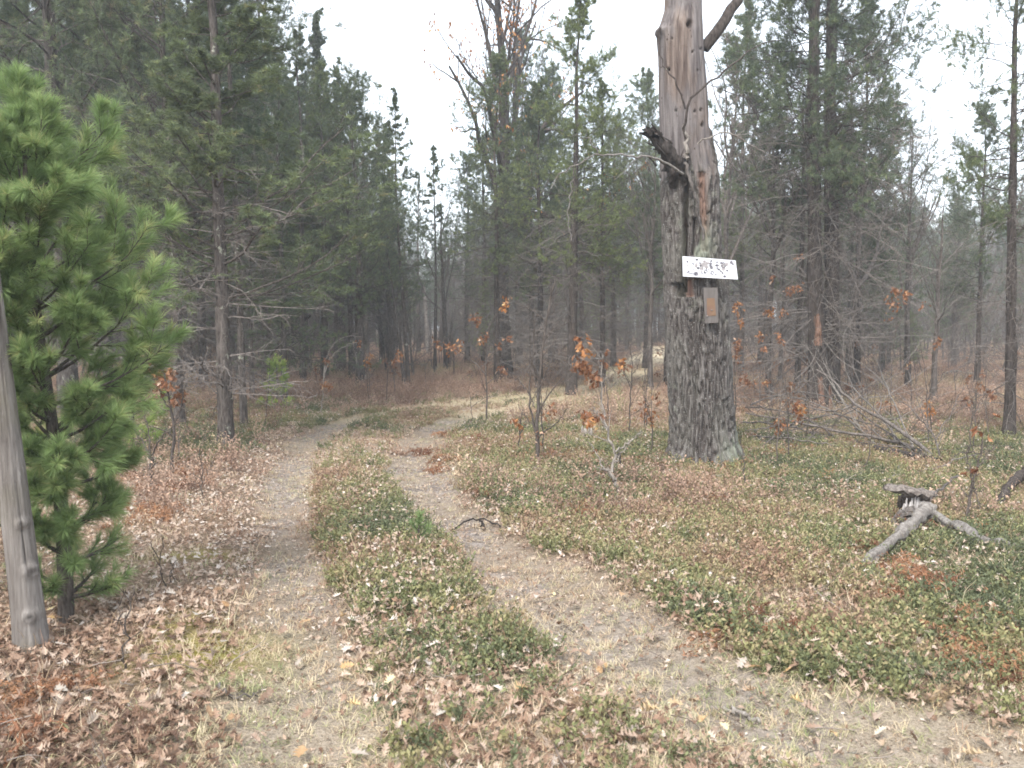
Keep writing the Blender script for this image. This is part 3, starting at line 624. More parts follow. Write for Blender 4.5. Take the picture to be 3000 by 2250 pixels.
bc = ramp(t, mth(t, 'ADD', mth(t, 'MULTIPLY', cav, .55), mth(t, 'MULTIPLY', n1, .75)), [(.2, (.018, .015, .014)), (.42, (.05, .042, .038)), (.62, (.085, .074, .068)), (.85, (.135, .122, .112)), (1, (.20, .187, .172))])
li = mth(t, 'ADD', mth(t, 'MULTIPLY', noise(t, 7, 5, .7), .7), mth(t, 'MULTIPLY', n3, .35))
bc = mix(t, ramp(t, li, [(.60, (0, 0, 0)), (.66, (.5, .5, .5))]), bc, (.20, .205, .165)); bc = mix(t, ramp(t, n2, [(.59, (0, 0, 0)), (.66, (.8, .8, .8))]), bc, (.36, .355, .335))
wdn = noise(t, 9, 6, .6, stretch=(2.2, 2.2, .16)); wdm = noise(t, 3, 3, .5, stretch=(1, 1, .35))
wc = ramp(t, wdn, [(.3, (.06, .045, .04)), (.45, (.125, .097, .083)), (.58, (.19, .152, .13)), (.75, (.26, .225, .20))])
wc = mix(t, ramp(t, wdm, [(.44, (0, 0, 0)), (.56, (.8, .8, .8))]), wc, ramp(t, wdn, [(.35, (.09, .08, .08)), (.6, (.19, .175, .172))]))
wc = mix(t, ramp(t, noise(t, 30, 3, .6, stretch=(1, 1, .5)), [(.66, (0, 0, 0)), (.7, (1, 1, 1))]), wc, (.06, .04, .03))
c = mix(t, attr(t, 'bare'), bc, wc); c = mix(t, attr(t, 'heart'), c, ramp(t, wdn, [(.3, (.11, .06, .045)), (.6, (.21, .125, .095))]))
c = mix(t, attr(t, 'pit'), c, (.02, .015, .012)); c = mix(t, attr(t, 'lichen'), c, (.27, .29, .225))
t.links.new(c, b.inputs['Base Color']); bump(t, b, mth(t, 'ADD', mth(t, 'MULTIPLY', n1, .8), mth(t, 'MULTIPLY', n2, .5)), 1.0, .02)
M_oak = m
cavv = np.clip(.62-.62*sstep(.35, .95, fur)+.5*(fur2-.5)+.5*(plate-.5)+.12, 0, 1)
lic = np.clip(sstep(.42, .6, fbm(cs*3, sn*3, ZZ*3, 3, 311))*(np.exp(-(((KX-PT(1512, 535, OD)[0])/.13)**2+((ZZ-Zv(530))/.17)**2)) + .8*np.exp(-(((KX-PT(1590, 980, OD)[0])/.14)**2+((ZZ-Zv(975))/.22)**2)) + .06), 0, .7)*bark
b_ = MB(); b_.add(V-OC, Fq)
oak = empty('old_oak', OC, 'massive old oak snag with stripped bare top and two signs nailed on its furrowed bark', 'tree')
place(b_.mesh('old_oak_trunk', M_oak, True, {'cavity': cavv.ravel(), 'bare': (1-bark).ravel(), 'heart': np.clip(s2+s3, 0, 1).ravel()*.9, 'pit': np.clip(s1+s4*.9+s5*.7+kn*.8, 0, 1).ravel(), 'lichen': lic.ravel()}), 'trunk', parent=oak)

def path(pts, r0, r1, n=14, wob=.012, g=rng):
    """polyline through (U,V,d) points -> smooth tube arrays"""
    P = np.array([PT(*q) if len(q) == 3 else q for q in pts]); c = dens(P, n) if n > 6 else P
    c = c+np.r_[np.zeros((1, 3)), wob*g.normal(size=(len(c)-1, 3))]
    return c[None], np.linspace(r0, r1, len(c))[None]
def wood(parent, name, paths, mat, off, K=7, twigs=0, tg=None, ratio=.4, sub=2, ang=.75, label=None):
    """one part out of forked paths; twigs > 0 grows small twigs along them"""
    g = np.random.default_rng(tg or 3); b_ = MB()
    for P, Rr in paths:
        V, Fq = tubes(P, Rr, K); b_.add(V-off, Fq)
        if twigs:
            P2, R2 = kids(P, Rr, twigs, .25, 1, ang, ratio, 5, .12, .12, g, rmin=.002); V, Fq = tubes(P2, R2, 4); b_.add(V-off, Fq)
            if sub: P3, R3 = kids(P2, R2, sub, .3, 1, .7, .6, 4, .15, .1, g, rmin=.0016); V, Fq = tubes(P3, R3, 3); b_.add(V-off, Fq)
    o = place(b_.mesh(name, mat), name, parent=parent)
    if label: o['label'] = label
    return o
d = OD
# shattered limb stub on the left, dark and jagged
g = np.random.default_rng(77)
nn, kk = 26, 26; c = dens([PT(1474, 392, d+.1), PT(1456, 350, d-.02), PT(1434, 318, d-.1), PT(1410, 292, d-.12)], nn)
V, Fq = tubes(c[None], np.interp(np.linspace(0, 1, nn), [0, .4, .75, 1], [.13, .105, .075, .03])[None], kk); V = V.reshape(nn, kk, 3)
V += (V-c[:, None])*(1.7*(fbm(V[..., 0]*16, V[..., 1]*16, V[..., 2]*16, 3, 12)-.5))[..., None]; V[-4:] += nrm(c[-1]-c[-6])*(.14*g.random((1, kk, 1))**2); V[-3:] += .03*g.normal(size=(3, kk, 3))
b_ = MB(); b_.add(V.reshape(-1, 3)-OC, Fq)
for i in range(14):
    a0 = c[int(g.integers(12, 25))]+.06*g.normal(size=3); P, Rr = grow(a0[None], nrm(np.array([[-.8+.4*g.normal(), -.3, .7+.4*g.normal()]])), np.array([.16+.1*g.random()]), np.array([.015]), 5, .1, 0, g, rend=.1); V, Fq = tubes(P, Rr, 5); b_.add(V-OC, Fq)
place(b_.mesh('broken_limb', M_barkd), 'broken_limb', parent=oak)
wood(oak, 'limb', [path([(1520, 105, d+.25), (1546, 75, d+.2), (1575, 35, d+.3), (1612, -40, d+.5), (1680, -150, d+.8)], .068, .045)], M_barkd, OC, K=10)
wood(oak, 'limb', [path([(1476, 376, d-.15), (1450, 360, d-.25), (1415, 340, d-.3), (1353, 333, d-.5), (1290, 328, d-.6), (1262, 345, d-.6), (1237, 363, d-.6), (1200, 375, d-.6), (1190, 410, d-.6)], .015, .005, 26),
     path([(1240, 362, d-.6), (1236, 400, d-.5), (1225, 450, d-.5), (1232, 520, d-.5)], .008, .004), path([(1290, 328, d-.6), (1275, 300, d-.7), (1240, 290, d-.7)], .007, .003)], M_twigp, OC, twigs=4, tg=8, ratio=.22)
wood(oak, 'limb', [path([(1482, 300, d-.1), (1484, 262, d-.2), (1479, 232, d-.22), (1505, 200, d-.24), (1538, 174, d-.25), (1590, 130, d-.2), (1638, 96, d-.1), (1680, 85, d)], .016, .005, 20),
     path([(1481, 236, d-.2), (1467, 182, d-.26), (1455, 165, d-.26), (1433, 149, d-.2), (1424, 109, d-.1), (1428, 60, d)], .011, .005, 14)], M_barkd, OC, twigs=2, tg=9, ratio=.15)
wood(oak, 'limb', [path([(1507, 311, d-.08), (1530, 297, d-.2), (1560, 289, d-.2), (1594, 292, d-.1), (1650, 330, d+.1)], .010, .004)], M_twigp, OC, twigs=3, tg=10, ratio=.3)
wood(oak, 'bark_strip', [path([(1479, 352, d-.12), (1484, 378, d-.16), (1500, 410, d-.16), (1506, 440, d-.13), (1512, 480, d-.12), (1520, 515, d-.1)], .022, .016, 18)], M_twig, OC, K=5)
wood(oak, 'bark_strip', [path([(1478, 270, d-.1), (1483, 300, d-.12), (1484, 345, d-.13)], .02, .025, 10)], M_twigp, OC, K=6)
# white sign board
def panel(corners_px, dd, thick, mat, name, parent=None, nx=24, ny=8, bow=0.0):
    (a, b2, c2, d2) = [PT(u, v, q) for u, v, q in corners_px]; off = (a+b2+c2+d2)/4
    s_, t_ = np.meshgrid(np.linspace(0, 1, nx), np.linspace(0, 1, ny)); s_ = s_[..., None]; t_ = t_[..., None]
    P = (a*(1-s_)+b2*s_)*(1-t_)+(d2*(1-s_)+c2*s_)*t_; nrm_ = nrm(np.cross(b2-a, d2-a)); nrm_ = nrm_ if nrm_[1] < 0 else -nrm_
    P = P+nrm_*(bow*4*s_*(1-s_)); Fr = (P-off).reshape(-1, 3); Bk = Fr-nrm_*thick; n_ = nx*ny
    i2 = np.arange(n_).reshape(ny, nx); q = np.stack([i2[:-1, :-1], i2[1:, :-1], i2[1:, 1:], i2[:-1, 1:]], -1).reshape(-1, 4)
    rim = np.r_[i2[0, :], i2[1:, -1], i2[-1, -2::-1], i2[-2:0:-1, 0]]; r2 = np.roll(rim, -1)
    b_ = MB(); b_.add(np.concatenate([Fr, Bk]), np.concatenate([q, q[:, ::-1]+n_, np.stack([rim, r2, r2+n_, rim+n_], 1)]))
    return off, b_, (a, b2, c2, d2, nrm_, bow)
dS = OD-.16
m, t, b = nt('white_sign_paint', .55, .3)
c = mix(t, ramp(t, noise(t, 9, 5, .7), [(.5, (0, 0, 0)), (.75, (.35, .35, .35))]), (.60, .61, .65), (.42, .40, .37)); t.links.new(c, b.inputs['Base Color']); M_white = m
m, t, b = nt('worn_black_lettering', .7, .2); c = ramp(t, noise(t, 40, 4, .7), [(.35, (.05, .05, .06)), (.65, (.24, .23, .25))]); t.links.new(c, b.inputs['Base Color']); M_ink = m
m, t, b = nt('faded_brown_lettering', .7, .2); c = ramp(t, noise(t, 40, 4, .7), [(.35, (.20, .18, .175)), (.65, (.36, .34, .34))]); t.links.new(c, b.inputs['Base Color']); M_ink2 = m
def zu(x, y): return 1460+x/7.215*.7373, 538.2+y/7.215*.7373
cr_ = [(*zu(140, 148), dS), (*zu(1262, 240), dS), (*zu(1310, 640), dS), (*zu(150, 575), dS)]
off, b_, fr_ = panel(cr_, dS, .012, M_white, 'sign', bow=.002)
signo = empty('white_sign', off, 'white rectangular sign with worn illegible black marks nailed across the oak trunk', 'sign')
place(b_.mesh('board', M_white, False), 'board', parent=signo)
def onboard(x, y):
    a, b2, c2, d2, nn_, bow = fr_; u, v = zu(x, y); p = PT(u, v, dS)
    ex = (b2-a+c2-d2)/2; s_ = np.clip(np.dot(p-a, ex)/np.dot(ex, ex), 0, 1); return p+nn_*(bow*4*s_*(1-s_)+.002)-off
def blotch(bm_, x, y, r, g, asp=1.0, ring=False):
    n_ = 12; a_ = np.arange(n_)/n_*2*math.pi; q = r*(.8+.4*g.random(n_))
    pts = np.array([onboard(x+np.cos(k)*w_*asp, y+np.sin(k)*w_) for k, w_ in zip(a_, q)])
    if ring:
        inn = np.array([onboard(x+np.cos(k)*w_*asp*.55, y+np.sin(k)*w_*.55) for k, w_ in zip(a_, q)]); i_ = np.arange(n_)
        keep_ = i_ != int(g.integers(0, n_)); bm_.add(np.concatenate([pts, inn]), np.stack([i_, n_+i_, n_+(i_+1) % n_, (i_+1) % n_], 1)[keep_])
    else:
        bm_.add(np.concatenate([pts, onboard(x, y)[None]]), np.array([[n_, (i+1) % n_, i] for i in range(n_)]))
def strokes(bm_, pl, w_):
    for (x0, y0), (x1, y1) in zip(pl[:-1], pl[1:]):
        dx, dy = x1-x0, y1-y0; l = math.hypot(dx, dy); px_, py_ = -dy/l*w_, dx/l*w_
        bm_.add(np.array([onboard(x0+px_, y0+py_), onboard(x0-px_, y0-py_), onboard(x1-px_, y1-py_), onboard(x1+px_, y1+py_)]), [[0, 1, 2, 3]])
g = np.random.default_rng(5); ink = MB(); ink2 = MB()
for x, y, r in [(238, 265, 20), (440, 222, 17), (355, 300, 17), (370, 320, 12), (470, 400, 20), (508, 300, 15), (520, 350, 14), (265, 468, 13), (365, 440, 11), (425, 520, 30), (745, 250, 16), (735, 310, 17), (748, 390, 28), (730, 350, 15), (868, 345, 18), (870, 400, 14), (868, 275, 13), (960, 292, 15), (1012, 290, 15), (1170, 280, 27), (1205, 318, 14), (1080, 452, 17), (905, 430, 15), (950, 470, 14), (985, 508, 18), (1030, 575, 20), (530, 505, 12), (610, 500, 14), (560, 520, 9), (800, 455, 12), (840, 540, 10), (690, 430, 12), (640, 420, 10)]: blotch(ink, x, y, r*1.35, g, 1+.3*g.normal())
for x, y, r in [(430, 330, 32), (560, 340, 42), (630, 300, 34), (640, 370, 34), (1000, 350, 38), (1065, 325, 32), (550, 410, 30), (240, 340, 16), (420, 370, 20), (690, 300, 22), (1000, 420, 26), (600, 260, 22)]: blotch(ink2, x, y, r*1.25, g, 1+.3*g.normal())
for x, y, r in [(630, 475, 38), (770, 500, 40), (1000, 365, 44)]: blotch(ink, x, y, r, g, 1.1, True)
strokes(ink, [(215, 492), (300, 510), (385, 530)], 7); strokes(ink, [(740, 240), (725, 330), (750, 400)], 8); strokes(ink, [(860, 260), (870, 420)], 7); strokes(ink, [(905, 425), (1000, 520)], 8); strokes(ink2, [(500, 270), (520, 440), (560, 500)], 9); strokes(ink, [(820, 560), (860, 520)], 6)
place(ink2.mesh('faded_marks', M_ink2, False), 'faded_marks', parent=signo, kind='stuff')
for i, a_ in enumerate(ink.V): ink.V[i] = a_+np.array([0, -.0012, 0])
place(ink.mesh('worn_lettering', M_ink, False), 'worn_lettering', parent=signo, kind='stuff')
# brown board with an orange blaze
dB = OD-.155
m, t, b = nt('grey_brown_board', .8, .15); c = ramp(t, noise(t, 12, 5, .6, stretch=(3, 3, .4)), [(.3, (.085, .075, .068)), (.7, (.13, .116, .108))]); t.links.new(c, b.inputs['Base Color']); M_board = m
m, t, b = nt('orange_blaze_paint', .7, .2); c = ramp(t, noise(t, 10, 4, .6), [(.35, (.165, .105, .06)), (.65, (.14, .08, .055))]); t.links.new(c, b.inputs['Base Color']); M_orange = m
off, b_, _ = panel([(*zu(580, 815), dB), (*zu(882, 812), dB), (*zu(900, 1555), dB), (*zu(620, 1570), dB)], dB, .025, M_board, 'b', nx=2, ny=2)
bo = empty('trail_marker', off, 'grey brown vertical board with faded orange blaze nailed below the white sign', 'sign')
place(b_.mesh('board', M_board, False), 'board', parent=bo)
o2, b_, _ = panel([(*zu(655, 1035), dB-.004), (*zu(815, 1035), dB-.004), (*zu(850, 1400), dB-.004), (*zu(660, 1410), dB-.004)], dB, .003, M_orange, 'b', nx=2, ny=2)
b_.V = [v+(o2-off) for v in b_.V]; place(b_.mesh('blaze', M_orange, False), 'orange_blaze', parent=bo)
for x_, y_ in ((757, 1292), (660, 1415)):
    b_ = MB(); p = PT(*zu(x_, y_), dB-.008)-off; a_ = np.arange(8)/8*6.283; rw = np.stack([np.cos(a_)*.012, 0*a_, np.sin(a_)*.009], 1)
    b_.add(np.concatenate([p+rw, p+rw*.6+[0, -.004, 0], (p+[0, -.005, 0])[None]]), [[i, (i+1) % 8, 8+(i+1) % 8, 8+i] for i in range(8)]); b_.add(np.concatenate([p+rw*.6+[0, -.004, 0], (p+[0, -.005, 0])[None]]), [[i, (i+1) % 8, 8] for i in range(8)])
    place(b_.mesh('nail', M_twigp, False), 'nail_head', parent=bo)

# ------------------------------------------------------------------ weathered grey pole leaning in from the left
pb = G(58, 1408); dP = pb[1]
nz2, nt2 = 220, 72; zz = np.linspace(-.15, 3.0, nz2); tt = np.arange(nt2)/nt2*2*math.pi; T2, Z2 = np.meshgrid(tt, zz)
topx = PT(-30, 600, dP); leanx = (PT(-42, 600, dP)[0]-pb[0])/(PT(-42, 600, dP)[2]-pb[2])
c2, s2_ = np.cos(T2), np.sin(T2); R2_ = (.072-.009*Z2)+.012*np.exp(-np.maximum(Z2, 0)/.12)
gr_ = 1.6*fbm((T2+.05*(fbm(c2, s2_, Z2*1.5, 2, 401)-.5))*14, Z2*1.1, 0., 3, 402); crack = sstep(.12, .0, np.abs(fbm((T2+.12*(fbm(c2, s2_, Z2*.9, 2, 411)-.5))*3.2, Z2*.22, 0., 1, 403)-.5))*sstep(.45, .6, fbm(c2, s2_, Z2*1.1, 2, 404))
R2_ = R2_+.007*(gr_-.5)-.009*crack+.008*(fbm(c2*2, s2_*2, Z2*2.2, 2, 405)-.5)
pk = np.zeros_like(R2_)
for u, v, sg in [(64, 1235, .022), (66, 1330, .020), (45, 1132, .014)]:
    z0 = PT(u, v, dP)[2]-pb[2]; x0 = PT(u, v, dP)[0]-pb[0]-leanx*z0
    dd = ((R2_*c2-x0)**2+(Z2-z0)**2)/sg**2*(1); e_ = np.exp(-dd)*(s2_ < 0); R2_ = R2_+.02*np.exp(-dd*.6)*1.2*(s2_ < 0)-.022*np.exp(-dd*4)*(s2_ < 0); pk = np.maximum(pk, np.exp(-dd*2.5)*(s2_ < 0))
V = np.stack([R2_*c2+leanx*Z2, R2_*s2_, Z2], -1).reshape(-1, 3); ii = np.arange(nz2*nt2).reshape(nz2, nt2)
b_ = MB(); b_.add(V, np.stack([ii[:-1], np.roll(ii[:-1], -1, 1), np.roll(ii[1:], -1, 1), ii[1:]], -1).reshape(-1, 4)); cpt = V.reshape(nz2, nt2, 3)[-1]; b_.add(np.concatenate([cpt, cpt.mean(0, keepdims=True)]), [[i, (i+1) % nt2, nt2] for i in range(nt2)])
m, t, b = nt('weathered_grey_wood', .9, .1)
n1 = noise(t, 14, 6, .65, stretch=(2.6, 2.6, .16)); n2 = noise(t, 70, 4, .7, stretch=(1, 1, .25)); n4 = noise(t, 3, 3)
c = ramp(t, n1, [(.32, (.075, .065, .058)), (.46, (.135, .12, .108)), (.6, (.19, .172, .156)), (.75, (.27, .25, .23))]); c = mix(t, ramp(t, n2, [(.62, (0, 0, 0)), (.75, (.7, .7, .7))]), c, (.33, .31, .285)); c = mix(t, ramp(t, n4, [(.5, (0, 0, 0)), (.7, (.5, .5, .5))]), c, (.13, .12, .085))
c = mix(t, attr(t, 'crack'), c, (.04, .032, .028)); t.links.new(c, b.inputs['Base Color']); bump(t, b, mth(t, 'ADD', n1, mth(t, 'MULTIPLY', n2, .5)), .8, .012)
cc = np.concatenate([np.clip(crack*.9+pk*.75, 0, 1).ravel(), np.zeros(nt2+1)])
po = place(b_.mesh('weathered_pole', m, True, {'crack': cc}), 'weathered_pole', pb+[0, 0.05, 0]); po['label'] = 'bare weathered grey pole with two knots leaning out of the leaf litter beside young pine'; po['category'] = 'pole'

# ------------------------------------------------------------------ young white pine on the left
def white_pine(name, base, H, whorls, label, g, r0=.05, crown=1.0, shoots=5, K=150, L=.09, W=.0022, double=True, group=None, low=True, tuftlen=.24, leanx=-.04, spread=.75, front=1.0):
    e = empty(name, base, label, 'tree', group)
    n = 18; z = np.linspace(-.05, H, n); P = np.stack([leanx*z+.02*np.sin(z*2.3), .02*np.sin(z*1.7+1), z], 1); rr = r0*(1-z/H)**.8*.95+.006
    b_ = MB(); V, Fq = tubes(P[None], rr[None], 12); b_.add(V, Fq); place(b_.mesh('trunk', M_stem), 'trunk', parent=e)
    tips = []; br = MB(); nd = MB()
    for wz, nb_, bl, el in whorls:
        az = g.random()*6.28+np.arange(nb_)*2*math.pi/nb_+.25*g.normal(size=nb_)
        st = np.array([np.interp(wz, z, P[:, k]) for k in range(3)]); rb = np.interp(wz, z, rr)
        el_ = np.radians(el+6*g.normal(size=nb_)); d_ = np.stack([np.cos(az)*np.cos(el_), np.sin(az)*np.cos(el_), np.sin(el_)], 1)
        Lb = bl*crown*(.75+.45*g.random(nb_))*np.where(d_[:, 1] < -.25, front, 1); B1, R1 = grow(np.repeat(st[None], nb_, 0)+.03*g.normal(size=(nb_, 3))*[0, 0, 1], d_, Lb, np.full(nb_, max(rb*.38, .005)), 9, .05, np.full(nb_, .55), g)
        sets = [(B1, R1)]
        if bl > .22:
            B2, R2 = kids(B1, R1, shoots, .3, .95, .62, .55, 6, .05, .35, g, rmin=.003, flat=.5); sets.append((B2, R2))
            if bl > .4: B3, R3 = kids(B2, R2, 2, .35, .9, .55, .6, 5, .05, .3, g, rmin=.0025, flat=.4); sets.append((B3, R3))
        for B, Rr in sets:
            V, Fq = tubes(B, Rr, 5); br.add(V, Fq); nn_ = B.shape[1]
            ln = np.linalg.norm(np.diff(B, axis=1), axis=-1).sum(1); f0 = np.clip(1-tuftlen*1.35/np.maximum(ln, .05), .0, .9)
            for j in range(len(B)):
                k_ = int(K*(.7+.5*g.random())); q = f0[j]+(1-f0[j])*g.random(k_)**.8; fi = q*(nn_-1); i0 = np.clip(fi.astype(int), 0, nn_-2); f = (fi-i0)[:, None]
                pos = B[j][i0]*(1-f)+B[j][i0+1]*f; ax = nrm(B[j][i0+1]-B[j][i0])
                u = g.normal(size=(k_, 3)); u = nrm(u-(u*ax).sum(1, keepdims=True)*ax); sp_ = spread*(.55+.5*g.random((k_, 1))); dd = nrm(ax*np.cos(sp_)+u*np.sin(sp_)+[0, 0, -.06])
                s_ = nrm(np.cross(dd, g.normal(size=(k_, 3))))*W/2; l_ = L*(.75+.4*g.random((k_, 1))); mid = pos+dd*l_*.5; tip = pos+dd*l_+np.array([0, 0, -.10])*l_
                V = np.stack([pos-s_, pos+s_, mid+s_, mid-s_, tip], 1).reshape(-1, 3); bi = np.arange(k_)*5; tn = np.clip(.35+.45*q+.12*g.normal()+.1*g.normal(size=k_), 0, .97)
                v0 = nd.n; nd.add(V, np.stack([bi, bi+1, bi+2, bi+3], 1), 0, np.repeat(tn, 5)); nd.F.append(np.stack([bi+3, bi+2, bi+4], 1)+v0); nd.M.append(np.zeros(k_, int))
    place(br.mesh('branches', M_stem), 'branches', parent=e); place(nd.mesh('needles', M_wpn, False), 'needles', parent=e)
    return e
g = np.random.default_rng(42)
wb = G(140, 1345); dW = wb[1]
def wz(v): return PT(100, v, dW)[2]-wb[2]
white_pine('white_pine', wb, wz(270), [(wz(1285), 5, .34, 2), (wz(1220), 4, .38, 5), (wz(1150), 6, .46, 8), (wz(1080), 4, .42, 10), (wz(1010), 7, .48, 14), (wz(940), 6, .54, 18), (wz(870), 7, .72, 20), (wz(800), 7, .74, 24), (wz(730), 6, .74, 28), (wz(665), 6, .74, 30), (wz(605), 7, .80, 34), (wz(515), 5, .62, 38), (wz(427), 6, .60, 42), (wz(345), 4, .33, 56), (wz(275), 4, .27, 78)],
           'young bright green white pine with long soft needles beside the leaning grey pole', g, r0=.038, K=130, front=.68, shoots=6, crown=.85)
white_pine('white_pine', G(-70, 1300), 1.9, [(.35, 5, .5, 5), (.7, 5, .5, 10), (1.1, 5, .4, 20), (1.5, 5, .3, 40), (1.85, 4, .2, 70)], 'smaller young white pine at the frame edge behind the leaning grey pole', g, r0=.03, K=90)
sd = G(903, 1192); white_pine('pine_seedling', sd, .16, [(.06, 3, .09, 35), (.12, 4, .08, 55), (.155, 3, .06, 80)], 'tiny bright green pine seedling growing on the grassy strip between the wheel tracks', g, r0=.004, K=70, L=.07, W=.002, tuftlen=.1, leanx=0)
sp_ = G(597, 888); white_pine('pine_sapling', sp_, .95, [(.12, 5, .36, 12), (.3, 5, .34, 20), (.5, 5, .30, 30), (.7, 4, .24, 45), (.85, 4, .18, 65)], 'small light green pine sapling standing by itself left of the bend', g, r0=.015, K=70, L=.09, W=.005, tuftlen=.25, leanx=0)
white_pine('pine_sapling', G(285, 985), 1.0, [(.15, 5, .4, 8), (.35, 5, .4, 14), (.55, 5, .35, 22), (.78, 4, .25, 45), (.95, 4, .15, 65)], 'dark green low pine sapling in the shade just behind the large young white pine', g, r0=.02, K=60, L=.08, W=.004, tuftlen=.25, leanx=0)

# ------------------------------------------------------------------ trees that can be told apart
rng = np.random.default_rng(2024)
T = treeat
T(490, 972, 33, 'dense', 0, 9.0, 'grey pine with lichen specks on its trunk nearest the left wheel track', lean=(R_(-1.2), R_(0)), rz=2.0, widen=1.45)
T(527, 926, 16, 'slim', 0, 9.0, 'thin dark straight pine just right of the lichen specked grey pine', lean=(R_(-.6), 0), rz=.4)
T(388, 925, 19, 'dense', 1, 11.5, 'dark slender pine standing behind the sapling with orange oak leaves', rz=1.0)
T(517, 836, 13, 'slim', 1, 10.0, 'grey pine seen between the lichen specked pine and the thin dark one', rz=.2)
T(780, 843, 20, 'dense', 1, 6.9, 'grey pine left of the two crossed thin trunks beyond the bend', rz=4.0, lean=(R_(-1), 0))
T(735, 806, 26, 'dense', 0, 9.8, 'stout dark pine standing behind the hooked pale branch', rz=3.3)
T(703, 826, 14, 'slim', 2, 8.6, 'dark pine immediately left of the stout dark pine', rz=1.3)
T(660, 805, 15, 'slim', 0, 10.0, 'short looking pine trunk seen right of the light green sapling', rz=5.3)
T(630, 806, 13, 'slim', 2, 9.5, 'pine trunk directly behind the light green pine sapling', rz=2.6)
T(964, 803, 12, 'bare', 0, 7.4, 'slender bare tree with arching limbs in the middle distance', rz=.5, lean=(R_(-1.5), 0), cat='tree')
T(877, 843, 10, 'bare', 1, 4.6, 'thin bare tree leaning left past the grey pine beyond the bend', rz=.5, lean=(R_(-8), 0))
T(883, 838, 9, 'slim', 1, 7.5, 'thin dark pine crossing in front of the thin leaning bare tree', rz=.9, lean=(R_(-3), 0))
T(824, 793, 9, 'slim', 0, 9.0, 'thin pine between the grey pine and the crossed thin trunks', rz=1.9)
T(1088, 817, 34, 'oak', 0, 17.5, 'tall thick forked oak with brown leaves high in its crown', rz=2.6, widen=.68, lean=(R_(-.5), 0))
T(1122, 790, 15, 'open', 1, 12.5, 'pine growing close against the right side of the thick forked oak', rz=.3)
T(1234, 853, 23, 'open', 0, 8.8, 'open crowned pine with crooked limbs left of the big oak snag', rz=2.2, lean=(R_(.6), 0), widen=.95)
T(1443, 846, 18, 'open', 1, 7.0, 'pine trunk partly hidden behind the left edge of the big oak snag', rz=4.4)
T(1354, 762, 9, 'slim', 1, 8.5, 'thin pine beside the far end of the track', rz=2.0)
T(1318, 762, 8, 'dense', 0, 8.0, 'small green crowned pine left of the far end of the track', rz=3.0)
T(1768, 884, 38, 'open', 0, 12.0, 'dark stout pine with orange splintered wood behind the oak snag, left one of a pair', rz=.8, lean=(R_(-2.2), 0), widen=.9)
T(1792, 880, 38, 'open', 1, 12.5, 'dark stout pine with crooked drooping limbs, right one of the pair behind the oak snag', rz=2.4, lean=(R_(-1.2), 0), widen=.9)
T(2178, 945, 24, 'open', 1, 7.6, 'slim straight pine with lichen spots near the right edge of the clearing', rz=1.1, lean=(R_(-.8), 0), widen=.8, dead=True)
T(2017, 872, 14, 'bare', 1, 5.2, 'small forked bare tree with pale lichen between the stout pines and the slim pine', rz=.6)
T(2060, 800, 12, 'dense', 1, 5.2, 'bushy green pine beyond the small forked bare tree', rz=.6)
T(1958, 812, 12, 'young', 0, 5.0, 'dark green bushy young pine behind the fallen branches', rz=2.6)
T(1640, 800, 10, 'open', 1, 8.0, 'thin pine seen just right of the big oak snag', rz=1.6)
T(1470, 800, 12, 'dense', 1, 7.0, 'green pine rising behind the big oak snag', rz=3.6)
T(1685, 835, 10, 'bare', 0, 6.5, 'bare grey tree between the oak snag and the pair of stout pines', rz=3.6)
T(1380, 722+34, 9, 'young', 0, 3.2, 'bright green young pine at the very end of the track', rz=.6)
T(940, 905-95, 8, 'slim', 2, 7.0, 'thin spindly pine right of the crossed thin trunks', rz=2.2)
T(1395, 795, 13, 'open', 1, 10.5, 'ragged pine left of the bare upper part of the oak snag', rz=2.8, widen=1.1)
T(1325, 792, 12, 'dense', 1, 8.6, 'full green pine between the open crowned pine and the oak snag', rz=1.8, widen=1.1)
T(1150, 812, 14, 'open', 1, 8.2, 'green pine whose lower boughs spread between the forked oak and the open crowned pine', rz=.8, widen=1.35)
T(1045, 800, 12, 'open', 0, 8.0, 'bushy pine crowding the left side of the thick forked oak', rz=2.8, widen=1.2)
T(1190, 785, 12, 'open', 0, 11.5, 'taller ragged pine rising between the forked oak and the open crowned pine', rz=3.9, widen=.9)
T(1255, 800, 11, 'slim', 1, 8.0, 'sparse pine close behind the open crowned pine', rz=.9, widen=1.3)
T(655, 835, 14, 'young', 0, 9.2, 'broad yellowish green pine with boughs reaching toward the sky gap', rz=1.9, widen=.9)
T(760, 822, 14, 'dense', 1, 8.2, 'green pine with a rounded top left of the tall bare tree', rz=.6, widen=1.15)
T(840, 800, 12, 'dense', 0, 8.3, 'pointed green pine below the tall bare tree', rz=2.6, widen=1.2)
T(1850, 850, 14, 'open', 0, 9.0, 'ragged pine just right of the pair of stout pines', rz=.8, widen=.9)
T(1722, 852, 13, 'open', 1, 10.8, 'ragged pine half hidden just left of the pair of stout pines', rz=3.8, widen=.9)
T(1905, 815, 12, 'dense', 1, 8.0, 'rounded green pine right of the stout pines, below the open sky', rz=2.0)
T(1600, 815, 12, 'dense', 0, 11.0, 'green pine whose boughs show at the right edge of the oak snag', rz=2.9)
T(2110, 838, 12, 'open', 0, 7.0, 'ragged pine left of the slim right hand pine', rz=5.0)
T(1075, 835, 14, 'open', 1, 8.4, 'ragged pine in front of the thick forked oak, crown tangled in its limbs', rz=.5, widen=1.0)
T(1165, 838, 15, 'open', 0, 7.6, 'crooked limbed pine filling the space right of the thick forked oak', rz=4.1, widen=1.0)
T(1300, 838, 13, 'open', 1, 7.6, 'ragged pine between the open crowned pine and the oak snag', rz=2.1, widen=1.0)
T(1120, 800, 14, 'bare', 0, 13.5, 'tall leafless tree beside the thick forked oak with a fine twig crown', rz=2.1, widen=.9)
